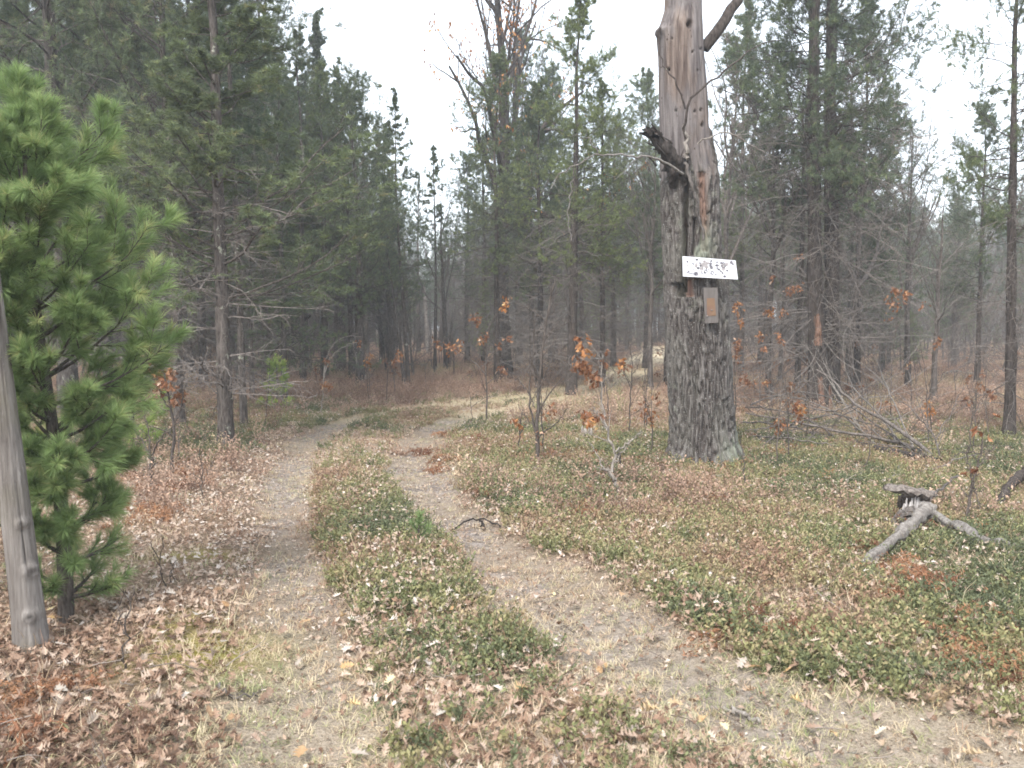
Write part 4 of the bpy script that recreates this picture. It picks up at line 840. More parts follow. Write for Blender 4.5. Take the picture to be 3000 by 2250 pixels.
T(1010, 790, 12, 'open', 0, 7.8, 'crooked pine at the right rim of the sky gap', rz=1.1, widen=.9)
T(1405, 850, 12, 'bare', 1, 7.5, 'leafless tree with fine grey twigs just left of the oak snag', rz=1.1)
T(1570, 830, 14, 'bare', 0, 11.0, 'tall leafless tree seen over the right shoulder of the oak snag', rz=1.7)
T(1960, 852, 13, 'bare', 1, 8.0, 'grey leafless tree right of the stout pines under the open sky', rz=2.7)
T(1660, 868, 14, 'bare', 1, 9.5, 'grey leafless tree with tangled twigs between the oak snag and the stout pines', rz=.7, widen=1.2)
T(1835, 872, 13, 'bare', 0, 9.0, 'grey leafless tree crowding the right side of the stout pines', rz=4.7, widen=1.2)
# tall dark pines up at the left
for (U, V, wpx, var, k, H, lab, ln) in [
    (150, 905, 36, 'dense', 1, 15.5, 'tall dark pine whose trunk shows above the young white pine', .3),
    (15, 880, 34, 'dense', 0, 15.0, 'tall dark pine at the left frame edge above the leaning pole', 0),
    (235, 860, 20, 'dense', 0, 14.0, 'tall narrow pine behind the right shoulder of the young white pine', 0),
    (320, 850, 20, 'dense', 1, 14.5, 'tall pine filling the gap between the white pine and the grey pines', .5),
    (440, 835, 18, 'dense', 0, 14.0, 'dense pine left of the lichen specked pine, set well back', -.4),
    (575, 820, 18, 'dense', 1, 12.5, 'dense pine with a rounded green crown left of the open sky', .2),
    (615, 870, 13, 'young', 0, 7.2, 'young pine with yellowish green boughs hanging over the bend', 0),
    (85, 820, 17, 'slim', 1, 13.5, 'slim pine between the two tall dark pines at the left', 0),
    (545, 905-40, 10, 'dense', 0, 8.0, 'mid height pine whose boughs mingle over the dark leaning log', 0)]:
    T(U, V, wpx, var, k, H, lab, lean=(R_(ln), 0), widen=1.0)
T(770, 800, 9, 'bare', 1, 13.2, 'tall bare dead topped tree standing up against the white sky', rz=0.2, widen=.55)
T(905, 772, 8, 'slim', 1, 8.4, 'narrow pine top standing alone in the gap of sky', rz=1.2, widen=.6)
T(700, 815, 13, 'dense', 0, 10.8, 'green pine with upswept boughs bordering the left side of the sky gap', rz=1.2)

# broken snags
def snag(U, V, wpx, topv, leanu, mat, label, g, d=None, K=10, jag=.12):
    p = G(U, V); d = d or p[1]; b0 = p if d == p[1] else PT(U, V, d); top = PT(U+leanu, topv, d); n = 12
    c = dens([b0-[0, 0, .1], (b0*.5+top*.5)+[.02, 0, 0], top], n); r = wpx/2/F*d; rr = np.linspace(r*1.1, r*.7, n)
    V_, Fq = tubes(c[None], rr[None], K); V_ = V_.reshape(n, K, 3); V_[-1, :, 2] += jag*g.random(K); V_[1:] += (V_-c[:, None])[1:]*.5*(g.random((n-1, K, 1))-.5)
    b_ = MB(); b_.add(V_.reshape(-1, 3)-p, Fq); e = place(b_.mesh('snag', mat), 'broken_snag', p); e['label'] = label; e['category'] = 'dead tree'; return e
m, t, b = nt('orange_splintered_wood', .9, .1); n1 = noise(t, 12, 5, .65, stretch=(2.5, 2.5, .25)); c = ramp(t, n1, [(.38, (.05, .03, .022)), (.5, (.17, .095, .065)), (.68, (.28, .205, .165))]); t.links.new(c, b.inputs['Base Color']); M_split = m
snag(1768, 735, 17, 688, -4, M_split, 'pale orange splintered wood high on the left stout pine trunk', rng, d=G(1768, 884)[1]-.25)
snag(1775, 895, 15, 822, -4, M_split, 'pale orange splintered stub at the foot of the left stout pine', rng, d=G(1768, 884)[1]-.32)
snag(1791, 893, 9, 848, 2, M_split, 'small rust coloured splinter beside the pale splintered stub', rng, d=G(1768, 884)[1]-.36)
snag(1071, 795, 8, 715, -3, M_split, 'reddish broken snag standing against the left of the thick forked oak', rng)
snag(925, 768, 9, 612, -10, M_twigp, 'pale grey tall broken snag far back among the middle pines', rng)
snag(1000, 757, 6, 677, -4, M_twigp, 'short pale broken snag far back left of the thick forked oak', rng)
snag(430, 772, 13, 680, -14, M_split, 'light brown leaning broken trunk behind the lichen specked pine', rng)

# ------------------------------------------------------------------ saplings and shrubs with retained oak leaves
def clump(c, n, g, R=.10, L=.10):
    b_ = MB()
    for _ in range(n):
        V, Fq = oak_leaf(L*(.7+.5*g.random()), g, 2.2); V[:, 0] += L*.45
        a = nrm(np.array([.7*g.normal(), .7*g.normal(), -.75])); s_ = nrm(np.cross(a, g.normal(size=3))); u = np.cross(a, s_)
        V = V[:, :1]*a+V[:, 1:2]*s_+V[:, 2:]*u; V += c+R*g.normal(size=3)*[.6, .6, .8]; b_.add(V, Fq, 0, np.clip(.45+.27*g.normal(), 0, 1)+.05*g.random(len(V)))
    return b_
def sapling(base, stems, leaves, label, mat=M_stem, twigs=5, seed=1, name='oak_sapling', cat='sapling', group=None, sub=2, nleaf=16, K=6, ratio=.28, r0=.016, LR=.052, Lf=.07):
    """stems: list of (list of (U,V), r0, r1, depth offset); leaves: list of (U,V[,n])"""
    g = np.random.default_rng(seed); p = G(*base); d = p[1]; e = empty(name, p, label, cat, group)
    stem = MB(); twg = MB(); has = False
    for j, (pl, ra, rb, dz) in enumerate(stems):
        P, Rr = path([(u, v, d+dz*(i/(len(pl)-1))) for i, (u, v) in enumerate(pl)], ra, rb, 14, .008, g)
        if j == 0: P[0, 0] = p+[0, 0, -.05]
        V, Fq = tubes(P, Rr, K); stem.add(V-p, Fq)
        if twigs:
            P2, R2 = kids(P, Rr, twigs, .2, 1, .7, ratio, 5, .12, .25, g, rmin=.003); V, Fq = tubes(P2, R2, 4); twg.add(V-p, Fq); has = True
            if sub: P3, R3 = kids(P2, R2, sub, .2, 1, .7, .6, 4, .14, .1, g, rmin=.0025); V, Fq = tubes(P3, R3, 3); twg.add(V-p, Fq)
    place(stem.mesh('stem', mat), 'stem', parent=e)
    if has: place(twg.mesh('twigs', mat), 'twigs', parent=e, kind='stuff')
    for q in leaves:
        n = q[2] if len(q) > 2 else nleaf; dd = d+.3*(g.random()-.5); c = PT(q[0], q[1], dd)
        # a twig that carries the clump back to the nearest stem point
        allp = np.concatenate([v for v in stem.V])+p; nb_ = allp[np.argmin(np.linalg.norm(allp-c, axis=1))]
        b_ = clump(c-p, n, g, LR*(.8+.4*g.random()), Lf); mid = (nb_+c)/2+[0, 0, .04]; P, Rr = np.array([[nb_, mid, c]])-p, np.array([[.004, .003, .002]]); 
        Vt, Ft = tubes(P, Rr, 4); b_.add(Vt, Ft, 1, 0)
        place(b_.mesh('withered_leaves', [M_oleaf, mat], False), 'leaf_cluster', parent=e, kind='stuff')
    return e
S = sapling
S((370, 1022), [([(370, 1022), (374, 960), (382, 900), (368, 880), (360, 830), (352, 790), (338, 740)], .022, .006, .1), ([(381, 905), (395, 870), (392, 840), (400, 800)], .012, .004, -.1), ([(366, 880), (345, 850), (325, 800), (318, 760)], .008, .004, .2), ([(352, 800), (375, 765), (420, 738), (440, 725)], .006, .003, .1)],
  [(345, 812, 34), (352, 832, 30), (332, 830, 20), (368, 806, 22), (320, 757, 22), (326, 775, 12), (388, 850, 26), (382, 862, 14)], 'oak sapling with a big orange leaf bunch, in front of the grey pines at left', seed=31, r0=.02, twigs=7)
S((325, 1048), [([(325, 1048), (326, 1010), (325, 985)], .022, .016, 0), ([(325, 988), (305, 955), (280, 900), (270, 860)], .012, .004, .2), ([(325, 985), (345, 950), (372, 920), (400, 905)], .010, .003, -.1), ([(324, 985), (322, 930), (310, 880)], .010, .003, .1)], [], 'leafless forked grey shrub right of the white pine', seed=32, twigs=8, name='bare_shrub', cat='shrub')
S((252, 1000), [([(252, 1000), (251, 930), (250, 850), (262, 800)], .014, .005, .1), ([(251, 940), (235, 880), (240, 830)], .008, .003, .1)], [], 'thin dark leafless sapling against the right side of the white pine', seed=33, name='bare_shrub', cat='shrub')
S((572, 925), [([(572, 925), (576, 880), (582, 820), (583, 778)], .009, .004, .1)], [], 'very thin upright stem in front of the light green pine sapling', seed=34, twigs=3, sub=0, name='bare_shrub', cat='shrub')
S((693, 895), [([(693, 895), (697, 850), (700, 815), (704, 788)], .010, .005, .1), ([(698, 822), (708, 785), (725, 757), (755, 742), (772, 740)], .010, .004, .2), ([(700, 810), (704, 770), (722, 735), (760, 722), (780, 728)], .009, .003, .1), ([(762, 740), (768, 765), (770, 790)], .004, .002, 0)],
  [(704, 780, 14), (698, 830, 14), (708, 836, 12), (716, 828, 8)], 'oak sapling with a pale hooked branch arching right beyond the bend', seed=35, mat=M_twigp, twigs=3)
S((1052, 912), [([(1052, 912), (1052, 860), (1050, 800), (1047, 742), (1052, 700), (1075, 672)], .016, .006, .1), ([(1048, 760), (1035, 735), (1028, 700)], .008, .003, 0), ([(1050, 810), (1020, 775), (985, 755), (950, 742), (936, 738)], .009, .004, .1), ([(1049, 780), (1075, 752), (1100, 735)], .007, .003, -.1), ([(1051, 830), (1075, 812), (1090, 800)], .007, .003, .1), ([(950, 742), (925, 760), (890, 772)], .005, .002, .1)],
  [(1028, 684, 18), (1030, 693, 14), (1044, 726, 16), (1038, 735, 8), (970, 750, 16), (985, 748, 14), (955, 744, 8), (940, 733, 8), (992, 745, 12), (1087, 660, 18), (1095, 645, 10), (1100, 733, 10), (1090, 798, 18), (1080, 795, 10), (1075, 747, 9), (862, 765, 14), (852, 780, 12)], 'oak sapling with scattered orange leaf clusters left of the thick forked oak base', seed=36, twigs=6)
S((1021, 930), [([(1021, 930), (1017, 870), (1015, 845)], .006, .003, 0), ([(1017, 880), (1050, 855), (1100, 856), (1117, 850)], .004, .002, 0)], [], 'tiny bare stem leaning beside the oak sapling in the middle', seed=37, twigs=3, sub=0, name='bare_shrub', cat='shrub')
S((1160, 1005), [([(1160, 1005), (1158, 950), (1160, 900), (1164, 840), (1170, 760), (1177, 690), (1190, 645), (1197, 608)], .026, .008, .1), ([(1159, 940), (1148, 890), (1142, 840), (1150, 780), (1153, 740), (1152, 695), (1162, 675)], .013, .004, .15), ([(1163, 845), (1180, 800), (1197, 770), (1205, 752)], .009, .003, -.1), ([(1178, 690), (1150, 672), (1118, 655)], .006, .002, .1), ([(1178, 690), (1195, 675), (1205, 655)], .005, .002, 0), ([(1160, 950), (1185, 925), (1212, 905), (1228, 880)], .010, .003, -.1), ([(1158, 930), (1135, 900), (1120, 880)], .007, .003, .1), ([(1156, 880), (1140, 845), (1117, 815)], .007, .003, .1), ([(1165, 830), (1155, 790), (1125, 765)], .006, .002, .1), ([(1172, 740), (1195, 715), (1240, 690)], .005, .002, .1)],
  [(1190, 881, 12), (1182, 890, 8), (1165, 930, 5)], 'tallest leafless upright grey sapling in the middle, right of the trail bend', seed=38, twigs=7, name='bare_sapling')
S((1340, 1076), [([(1340, 1076), (1333, 1050), (1326, 1030), (1318, 1018), (1304, 1014)], .022, .013, .02), ([(1322, 1020), (1330, 1000), (1328, 975), (1322, 950), (1302, 915), (1300, 870), (1298, 815), (1302, 775)], .014, .004, .1), ([(1328, 976), (1345, 965), (1370, 950), (1382, 930)], .010, .003, .1), ([(1310, 930), (1295, 900), (1280, 880)], .007, .003, 0), ([(1304, 1014), (1290, 985), (1278, 960)], .008, .003, 0), ([(1330, 1000), (1345, 975), (1352, 968)], .008, .004, -.1)],
  [(1248, 783, 16), (1256, 790, 14), (1270, 798, 16), (1278, 808, 10), (1260, 741, 14), (1266, 758, 12), (1288, 815, 12), (1277, 901, 16), (1262, 898, 10), (1290, 898, 8), (1304, 775, 6)], 'crooked whitish oak sapling bent at the foot with orange leaves, left of the oak snag', seed=39, mat=M_twigp, twigs=6)
S((1360, 940), [([(1360, 940), (1360, 890), (1364, 830), (1366, 780), (1363, 745)], .011, .004, .1), ([(1364, 840), (1350, 810), (1344, 785)], .007, .003, 0), ([(1365, 810), (1380, 790), (1382, 775)], .006, .002, 0), ([(1360, 900), (1390, 878), (1405, 870)], .006, .002, 0)], [(1340, 785, 14), (1350, 788, 10), (1341, 803, 7)], 'slender sapling with a small leaf tuft just left of the oak snag', seed=40, twigs=5)
S((1610, 1060), [([(1610, 1060), (1606, 1010), (1602, 960), (1596, 930)], .008, .003, .1)], [], 'thin dark stem in front of the oak snag foot at its right side', seed=41, twigs=3, sub=0, name='bare_shrub', cat='shrub')
S((1640, 890), [([(1640, 890), (1640, 820), (1650, 760), (1660, 690), (1650, 640)], .016, .005, .2), ([(1645, 800), (1620, 760), (1600, 720), (1594, 680)], .009, .003, .1), ([(1652, 740), (1680, 710), (1700, 660), (1712, 630)], .009, .003, .1), ([(1641, 850), (1625, 830), (1612, 820)], .007, .003, .1)],
  [(1593, 655, 20), (1592, 670, 14), (1603, 693, 20), (1593, 738, 22), (1594, 752, 14), (1645, 726, 16), (1644, 718, 8), (1665, 676, 22), (1655, 672, 14), (1713, 622, 22), (1700, 626, 14), (1724, 620, 10), (1612, 823, 18), (1622, 830, 14), (1602, 818, 10), (1655, 826, 16), (1668, 600, 8), (1691, 676, 10), (1650, 752, 16), (1680, 720, 10), (1727, 555, 8), (1690, 735, 12)], 'oak sapling with many orange leaf clusters directly right of the oak snag', seed=42, twigs=7)
S((1750, 850), [([(1750, 850), (1748, 800), (1735, 760), (1720, 730)], .014, .004, .1), ([(1748, 800), (1765, 770), (1790, 745), (1850, 735)], .008, .003, .1)], [(1738, 764, 26), (1730, 755, 16), (1746, 775, 20), (1755, 792, 20), (1715, 757, 12), (1750, 735, 12), (1845, 743, 20), (1855, 736, 10), (1888, 746, 18), (1800, 765, 10), (1840, 803, 16), (1882, 816, 16), (1890, 822, 10)], 'oak sapling with a drooping leaf bunch in front of the pair of stout pines', seed=43, twigs=5)
S((1705, 960), [([(1705, 960), (1700, 920), (1704, 880), (1708, 838)], .009, .004, 0), ([(1703, 900), (1720, 880), (1730, 872)], .006, .003, 0)], [(1720, 872, 26), (1730, 885, 24), (1728, 900, 16), (1700, 868, 14), (1685, 911, 20), (1680, 920, 12), (1708, 838, 8)], 'low oak sprout with bright orange leaves amid the fallen branches', seed=44, twigs=3)
S((1925, 905), [([(1925, 905), (1922, 850), (1930, 760), (1935, 690), (1945, 640)], .011, .004, .2), ([(1928, 720), (1955, 680), (1962, 650)], .007, .003, 0)], [(1932, 626, 18), (1940, 632, 10), (1958, 632, 14), (1957, 645, 10), (1926, 650, 16), (1935, 660, 12), (1918, 868, 16), (1898, 872, 10), (1995, 657, 8), (1920, 683, 6)], 'tall thin oak sapling with few leaf tufts above the fallen branches', seed=45, twigs=5)
S((2012, 950), [([(2012, 950), (2010, 900), (2006, 850), (2012, 810)], .009, .004, .1)], [(2008, 886, 16), (2003, 868, 10), (2025, 738, 12), (2090, 864, 12)], 'short oak sapling with a few leaves in front of the small forked bare tree', seed=46, twigs=4)
S((2090, 1135), [([(2090, 1135), (2094, 1090), (2100, 1050), (2112, 1010), (2118, 975), (2125, 950)], .018, .005, .1), ([(2100, 1050), (2112, 1080), (2118, 1100)], .008, .005, -.1), ([(2104, 1040), (2090, 1000), (2088, 960)], .009, .003, .1), ([(2112, 1010), (2130, 985), (2150, 960)], .007, .003, .1), ([(2118, 980), (2090, 975), (2060, 985)], .006, .003, .1)], [(2105, 1018, 5), (2125, 930, 6)], 'leafless dark shrub with crooked forks between the rotten stump and the log', seed=47, twigs=7, name='bare_shrub', cat='shrub')
S((1850, 1020), [([(1850, 1020), (1878, 1000), (1880, 940), (1888, 880), (1892, 840)], .007, .003, .1)], [], 'whip thin upright shoot in front of the fallen branches', seed=48, twigs=3, sub=0, name='bare_shrub', cat='shrub')
S((265, 1455), [([(265, 1455), (274, 1415), (268, 1370), (275, 1320), (290, 1270)], .006, .003, .05), ([(268, 1370), (262, 1330), (255, 1300)], .003, .002, .05)], [], 'small dark crooked stem in the leaf litter right of the leaning pole', seed=49, twigs=3, sub=1, name='bare_shrub', cat='shrub', ratio=.3)
S((360, 1290), [([(360, 1290), (355, 1265), (350, 1220), (348, 1170)], .005, .002, .05), ([(358, 1270), (370, 1240), (378, 1215)], .003, .002, .05)], [], 'short dark twiggy shrub in the tan leaves beside the left wheel track', seed=50, twigs=4, sub=2, name='bare_shrub', cat='shrub', ratio=.35)
S((440, 1090), [([(440, 1090), (435, 1050), (438, 1010), (430, 970)], .007, .003, .05), ([(438, 1040), (455, 1010), (462, 985)], .004, .002, .05)], [(397, 1030, 4)], 'thin reddish shrub left of the wheel tracks near the grey pine foot', seed=51, twigs=5, sub=2, name='bare_shrub', cat='shrub', ratio=.35)
S((2035, 1000), [([(2035, 1000), (2022, 950), (2000, 920), (1975, 890), (1960, 870), (1940, 866)], .014, .004, .2), ([(2022, 950), (2040, 910), (2060, 890), (2070, 850)], .008, .003, .2), ([(2015, 940), (1990, 880), (1960, 800)], .007, .002, .3)], [], 'grey leafless branching shrub rising from the ends of the fallen branches', seed=52, twigs=9, name='bare_shrub', cat='shrub', mat=M_twig)
# small repeated stems and saplings further back
gs = np.random.default_rng(808)
for i in range(95):
    U = gs.uniform(-100, 2300); V = gs.uniform(800, 905) if gs.random() < .6 else gs.uniform(905, 1010)
    p = G(U, V)
    if masks(np.array([p[0]]), np.array([p[1]]))['tan'][0] > .15 or min(dist(np.array([p[0]]), np.array([p[1]]), RL)[0], dist(np.array([p[0]]), np.array([p[1]]), RR)[0]) < .9: continue
    h = gs.uniform(.5, 2.0)*F/p[1]*.7; l = gs.uniform(-.12, .12)*h
    lv = [(U+l*.8+gs.uniform(-18, 18), V-h*gs.uniform(.4, .95), 12) for _ in range(int(gs.integers(1, 4)))] if i % 3 == 0 else []
    side = ['near the left frame edge', 'behind the white pine', 'left of the bend', 'just past the bend', 'near the forked oak', 'left of the oak snag', 'behind the oak snag', 'among the fallen branches', 'behind the slim pine', 'at the right frame edge'][int(np.clip((U+100)//240, 0, 9))]
    S((U, V), [([(U, V), (U+l*.2, V-h*.35), (U+l*.55, V-h*.7), (U+l, V-h)], .010, .003, .1), ([(U+l*.3, V-h*.45), (U+l*.3+h*gs.uniform(-.2, .2), V-h*.75)], .006, .003, .1)], lv,
      ('small oak sapling with a few orange leaves '+side+(', close' if V > 905 else ', far back')) if lv else ((['tall', 'mid height', 'short'][int(np.clip(2-(h*p[1]/F/.7-.5)//.5, 0, 2))])+' leafless grey sapling '+side+(', close' if V > 905 else ', far back')), seed=900+i, twigs=5, group=('small leafy saplings ' if lv else 'thin leafless saplings ')+side+(', close' if V > 905 else ', far back'), name='oak_sapling' if lv else 'bare_sapling')

# ------------------------------------------------------------------ fallen wood
def fallen(label, paths, mat, K=8, twigs=0, tg=1, ratio=.3, name='fallen_branch', cat='branch', group=None, sub=1, rough=0.0):
    """paths: ([(U,V,lift m) ...], r0, r1); every point lies on the ground or lift above the ground point seen at (U,V')"""
    g = np.random.default_rng(tg); first = None; b_ = MB()
    allp = []
    for pl, ra, rb in paths:
        pts = []
        for q in pl:
            if len(q) == 3 and isinstance(q[2], str): pts.append(PT(q[0], q[1], float(q[2])))
            else: pts.append(G(q[0], q[1], q[2] if len(q) > 2 else .03))
        allp.append((dens(pts, 16), ra, rb))
    off = allp[0][0][0].copy(); off[2] = H1(off[0], off[1])
    tb = MB(); has = False
    for c, ra, rb in allp:
        c = c+np.r_[np.zeros((1, 3)), .008*g.normal(size=(15, 3))]; n_ = 16
        if rough: n_ = 60; K = 20; c = np.stack([np.interp(np.linspace(0, 15, n_), np.arange(16), c[:, k_]) for k_ in range(3)], 1)
        Rr = np.linspace(ra, rb, n_)*(1+rough*1.3*(fbm(np.arange(n_)*.22+tg, 0*np.arange(n_), 0, 2, tg)-.5)); V, Fq = tubes(c[None], Rr[None], K)
        if rough:
            V = V.reshape(n_, K, 3); aa = np.arange(K)/K*6.283; A_, I_ = np.meshgrid(aa, np.arange(n_)*.12)
            V += (V-c[:, None])*(rough*1.5*(fbm(np.cos(A_)*2.2+7, np.sin(A_)*2.2, I_, 3, tg)-.5)+rough*.7*(fbm(A_*6, I_*.8, 0., 2, tg+1)-.5))[..., None]; V = V.reshape(-1, 3)
        b_.add(V-off, Fq)
        if twigs:
            P2, R2 = kids(c[None], Rr[None], twigs, .1, 1, .8, ratio, 6, .14, .1, g, rmin=.002); V, Fq = tubes(P2, R2, 4); tb.add(V-off, Fq); has = True
            if sub: P3, R3 = kids(P2, R2, 4, .2, 1, .7, .6, 5, .16, 0, g, rmin=.0018); V, Fq = tubes(P3, R3, 3); tb.add(V-off, Fq)
    o = place(b_.mesh(name, mat), name, off); o['label'] = label; o['category'] = cat
    if group: o['group'] = group
    if has: place(tb.mesh('twigs', mat), 'twigs', parent=o, kind='stuff')
    return o
fallen('long pale fallen branch sloping down right, propped against the stout pine pair', [([(2015, 995, .05), (1975, 950, '10.4'), (1922, 914, '10.9'), (1880, 895, '11.3'), (1845, 872, '11.8'), (1810, 836, '12.3'), (1790, 808, '12.8'), (1765, 800, '13.2')], .026, .012), ([(1845, 875, '11.8'), (1815, 885, '11.8'), (1785, 888, '11.9'), (1740, 878, '12')], .014, .007)], M_twig, twigs=6, tg=61, ratio=.22)
fallen('long grey fallen branch lying nearly level below the propped one', [([(2012, 998, .05), (1950, 972, .12), (1885, 950, '11.2'), (1830, 936, '11.3'), (1775, 921, '11.5'), (1702, 910, '11.6'), (1650, 900, '11.8'), (1610, 893, '12')], .028, .010), ([(1700, 912, '11.6'), (1655, 925, '11.4'), (1610, 930, '11.3')], .012, .005)], M_twig, twigs=7, tg=62, ratio=.25)
fallen('dark decaying log on the ground under the fallen grey branches', [([(2030, 1010, .05), (1960, 995, .05), (1880, 975, .05), (1800, 955, .05), (1750, 945, .04)], .06, .04)], M_barkd, rough=.4, tg=63, name='fallen_log', cat='log')
fallen('tangled thin grey branch tops piled behind the foot of the oak snag', [([(1600, 925, .1), (1680, 935, .15), (1760, 950, .1), (1800, 975, .04)], .014, .006), ([(1610, 905, .2), (1690, 925, .3), (1780, 945, .15), (1850, 985, .04)], .012, .005), ([(1605, 940, .05), (1650, 960, .05), (1720, 985, .05)], .010, .005), ([(1620, 915, .3), (1720, 900, .5), (1830, 925, .4), (1930, 970, .15), (2010, 1000, .04)], .014, .008), ([(1680, 950, .15), (1790, 940, .35), (1900, 960, .25), (1990, 1000, .05)], .012, .007)], M_twig, twigs=15, tg=64, ratio=.42)
fallen('fan of pale thin dead twigs lying across the fallen grey branches', [([(1960, 985, .05), (1900, 945, .3), (1840, 905, .55), (1790, 880, .6)], .013, .006), ([(1980, 990, .05), (1930, 930, .4), (1900, 880, .7), (1885, 845, .9)], .011, .005), ([(1900, 975, .05), (1820, 940, .3), (1720, 915, .45), (1640, 905, .4)], .013, .006)], M_twigp, twigs=13, tg=81, ratio=.4, sub=1)
fallen('low grey brush lying between the oak snag foot and the decaying log', [([(1625, 950, .05), (1700, 965, .12), (1790, 975, .1), (1850, 990, .03)], .012, .006), ([(1640, 975, .03), (1700, 950, .2), (1760, 925, .3)], .010, .005)], M_twig, twigs=13, tg=82, ratio=.45)
fallen('thin grey fallen branch curving up right behind the rotten stump', [([(1885, 1060, .02), (1905, 1048, .05), (1942, 1036, .06), (1985, 1030, .06), (2022, 1026, .06), (2050, 1018, .08), (2080, 1006, .10), (2104, 998, .10)], .013, .010), ([(2042, 1020, .06), (2048, 1040, .03), (2056, 1056, .02)], .007, .004), ([(1942, 1036, .06), (1940, 1026, .10)], .006, .004)], M_twig, tg=65)
fallen('thin dark arched twig lying across the right wheel track', [([(974, 1136, .01), (990, 1132, .04), (1002, 1126, .06), (1025, 1124, .07), (1045, 1132, .05), (1065, 1132, .06), (1080, 1140, .03), (1087, 1150, .0)], .008, .006), ([(1040, 1131, .05), (1046, 1138, .01)], .008, .006)], M_barkd, tg=66, K=6)
fallen('thick pale fallen root log running down left from the rotten stump', [([(2003, 1140, .15), (1985, 1155, .14), (1960, 1172, .12), (1936, 1190, .10), (1905, 1208, .08), (1870, 1232, .05), (1846, 1240, .03)], .048, .036)], M_twigp, tg=67, K=14, rough=.6, name='fallen_log', cat='log')
fallen('half buried grey log running right from the rotten stump', [([(2010, 1142, .11), (2040, 1152, .10), (2086, 1172, .09), (2120, 1186, .07), (2150, 1194, .06), (2225, 1200, .05)], .036, .030)], M_twigp, tg=68, K=14, rough=.6, name='fallen_log', cat='log')
fallen('short grey stick jutting up right from the pale root log', [([(1994, 1136, .1), (2008, 1120, .16), (2025, 1108, .2), (2066, 1092, .26)], .012, .011)], M_twig, tg=69)
fallen('dark weathered log chunk at the right frame edge', [([(2158, 1098, .03), (2175, 1080, .09), (2200, 1062, .16), (2240, 1045, .18)], .035, .055)], M_barkd, tg=70, K=12, rough=.3, name='fallen_log', cat='log')
fallen('pale thin stick lying under the dark log chunk', [([(2100, 1100, .02), (2130, 1102, .04), (2170, 1106, .04), (2230, 1112, .03)], .016, .012)], M_twigp, tg=71)
fallen('small bleached forked branch lying at the foot of the oak snag', [([(1475, 998, .05), (1500, 1001, .06), (1530, 1004, .06), (1560, 1012, .04), (1585, 1022, .03)], .012, .008), ([(1530, 1004, .06), (1520, 990, .14)], .006, .003)], M_twig, tg=72)
fallen('bleached short stick lying in the bottom foreground leaves', [([(1560, 1512, .02), (1600, 1524, .03), (1640, 1540, .02)], .010, .008)], M_twigp, tg=73)
fallen('dark log leaning up right between the thin pines at left', [([(547, 802, .02), (590, 757, '23.5'), (630, 715, '24.5'), (668, 682, '25.5')], .08, .05)], M_barkd, tg=74, name='leaning_log', cat='log')
fallen('pale fallen stick far off on the brown floor at right', [([(2035, 822, .15), (2060, 818, .25), (2090, 822, .2), (2110, 820, .2)], .035, .025)], M_twigp, tg=75)
fallen('brush of dead branches lying under the middle pines', [([(880, 775, .3), (940, 768, .5), (1010, 775, .3), (1060, 785, .1)], .03, .01), ([(900, 800, .1), (860, 775, '24'), (830, 790, .1)], .02, .01)], M_twig, twigs=9, tg=76, ratio=.5)
fallen('grey sticks scattered beside the left wheel track foreground', [([(470, 1495, .02), (500, 1510, .03), (545, 1500, .02), (560, 1490, .01)], .006, .004)], M_twig, twigs=3, tg=77)

def stumpchunk(U, V, wpx, hpx, mat, label, g, name='rotten_stump', jag=.5, cat='stump', col2=None):
    p = G(U, V); d = p[1]; r = wpx/2/F*d; h = hpx/F*d; K, n = 20, 8
    a = np.arange(K)/K*6.283; tops = 1-jag*g.random(K); V_ = np.array([[(r*(1.15-.25*i/(n-1))*(.85+.3*g.random())*math.cos(w_), r*(1.15-.25*i/(n-1))*(.85+.3*g.random())*math.sin(w_), -.05+(h*tops[j]+.05)*i/(n-1)) for j, w_ in enumerate(a)] for i in range(n)])
    inn = V_[-1]*[.45, .45, .35]; i2 = np.arange(n*K).reshape(n, K); q = np.stack([i2[:-1], np.roll(i2[:-1], -1, 1), np.roll(i2[1:], -1, 1), i2[1:]], -1).reshape(-1, 4)
    b_ = MB(); b_.add(V_.reshape(-1, 3), q); i3 = np.arange(K); b_.add(np.concatenate([V_[-1], inn, inn.mean(0, keepdims=True)-[[0, 0, .02]]]), np.stack([i3, (i3+1) % K, (i3+1) % K+K, i3+K], 1)); b_.add(np.concatenate([inn, inn.mean(0, keepdims=True)-[[0, 0, .02]]]), [[i, (i+1) % K, K] for i in range(K)])
    o = place(b_.mesh(name, mat, False), name, p+[0, r*.5, 0]); o['label'] = label; o['category'] = cat; return o
gz = np.random.default_rng(3)
m, t, b = nt('white_rotten_wood', .9, .1); n1 = noise(t, 30, 5, .65, stretch=(2, 2, .3)); c = ramp(t, n1, [(.35, (.12, .10, .09)), (.48, (.30, .28, .265)), (.6, (.40, .38, .365))]); t.links.new(c, b.inputs['Base Color']); M_rot = m
st = empty('rotten_stump', G(1972, 1130), 'rotten stump with splintered whitish wood under a slab of grey bark', 'stump'); so = np.array(st.location)
d = so[1]
b_ = MB()
for i in range(15):
    u0 = 1956+i*2.9; hh = gz.uniform(18, 36); w_ = gz.uniform(2.2, 4.5)
    P, Rr = np.array([[PT(u0-2, 1122, d-.06), PT(u0-1, 1100, d-.06), PT(u0+gz.normal()*1.5, 1108-hh, d-.05)]]), np.array([[w_*1.2, w_, w_*.5]])/F*d; V, Fq = tubes(P+[0, .05*gz.random(), 0], Rr, 5); b_.add(V-so, Fq)
place(b_.mesh('splinters', M_rot, False), 'splintered_wood', parent=st)
b_ = MB()
P = dens([PT(1908, 1052, d+.05), PT(1935, 1057, d), PT(1975, 1063, d-.02), PT(2018, 1068, d)], 10); 
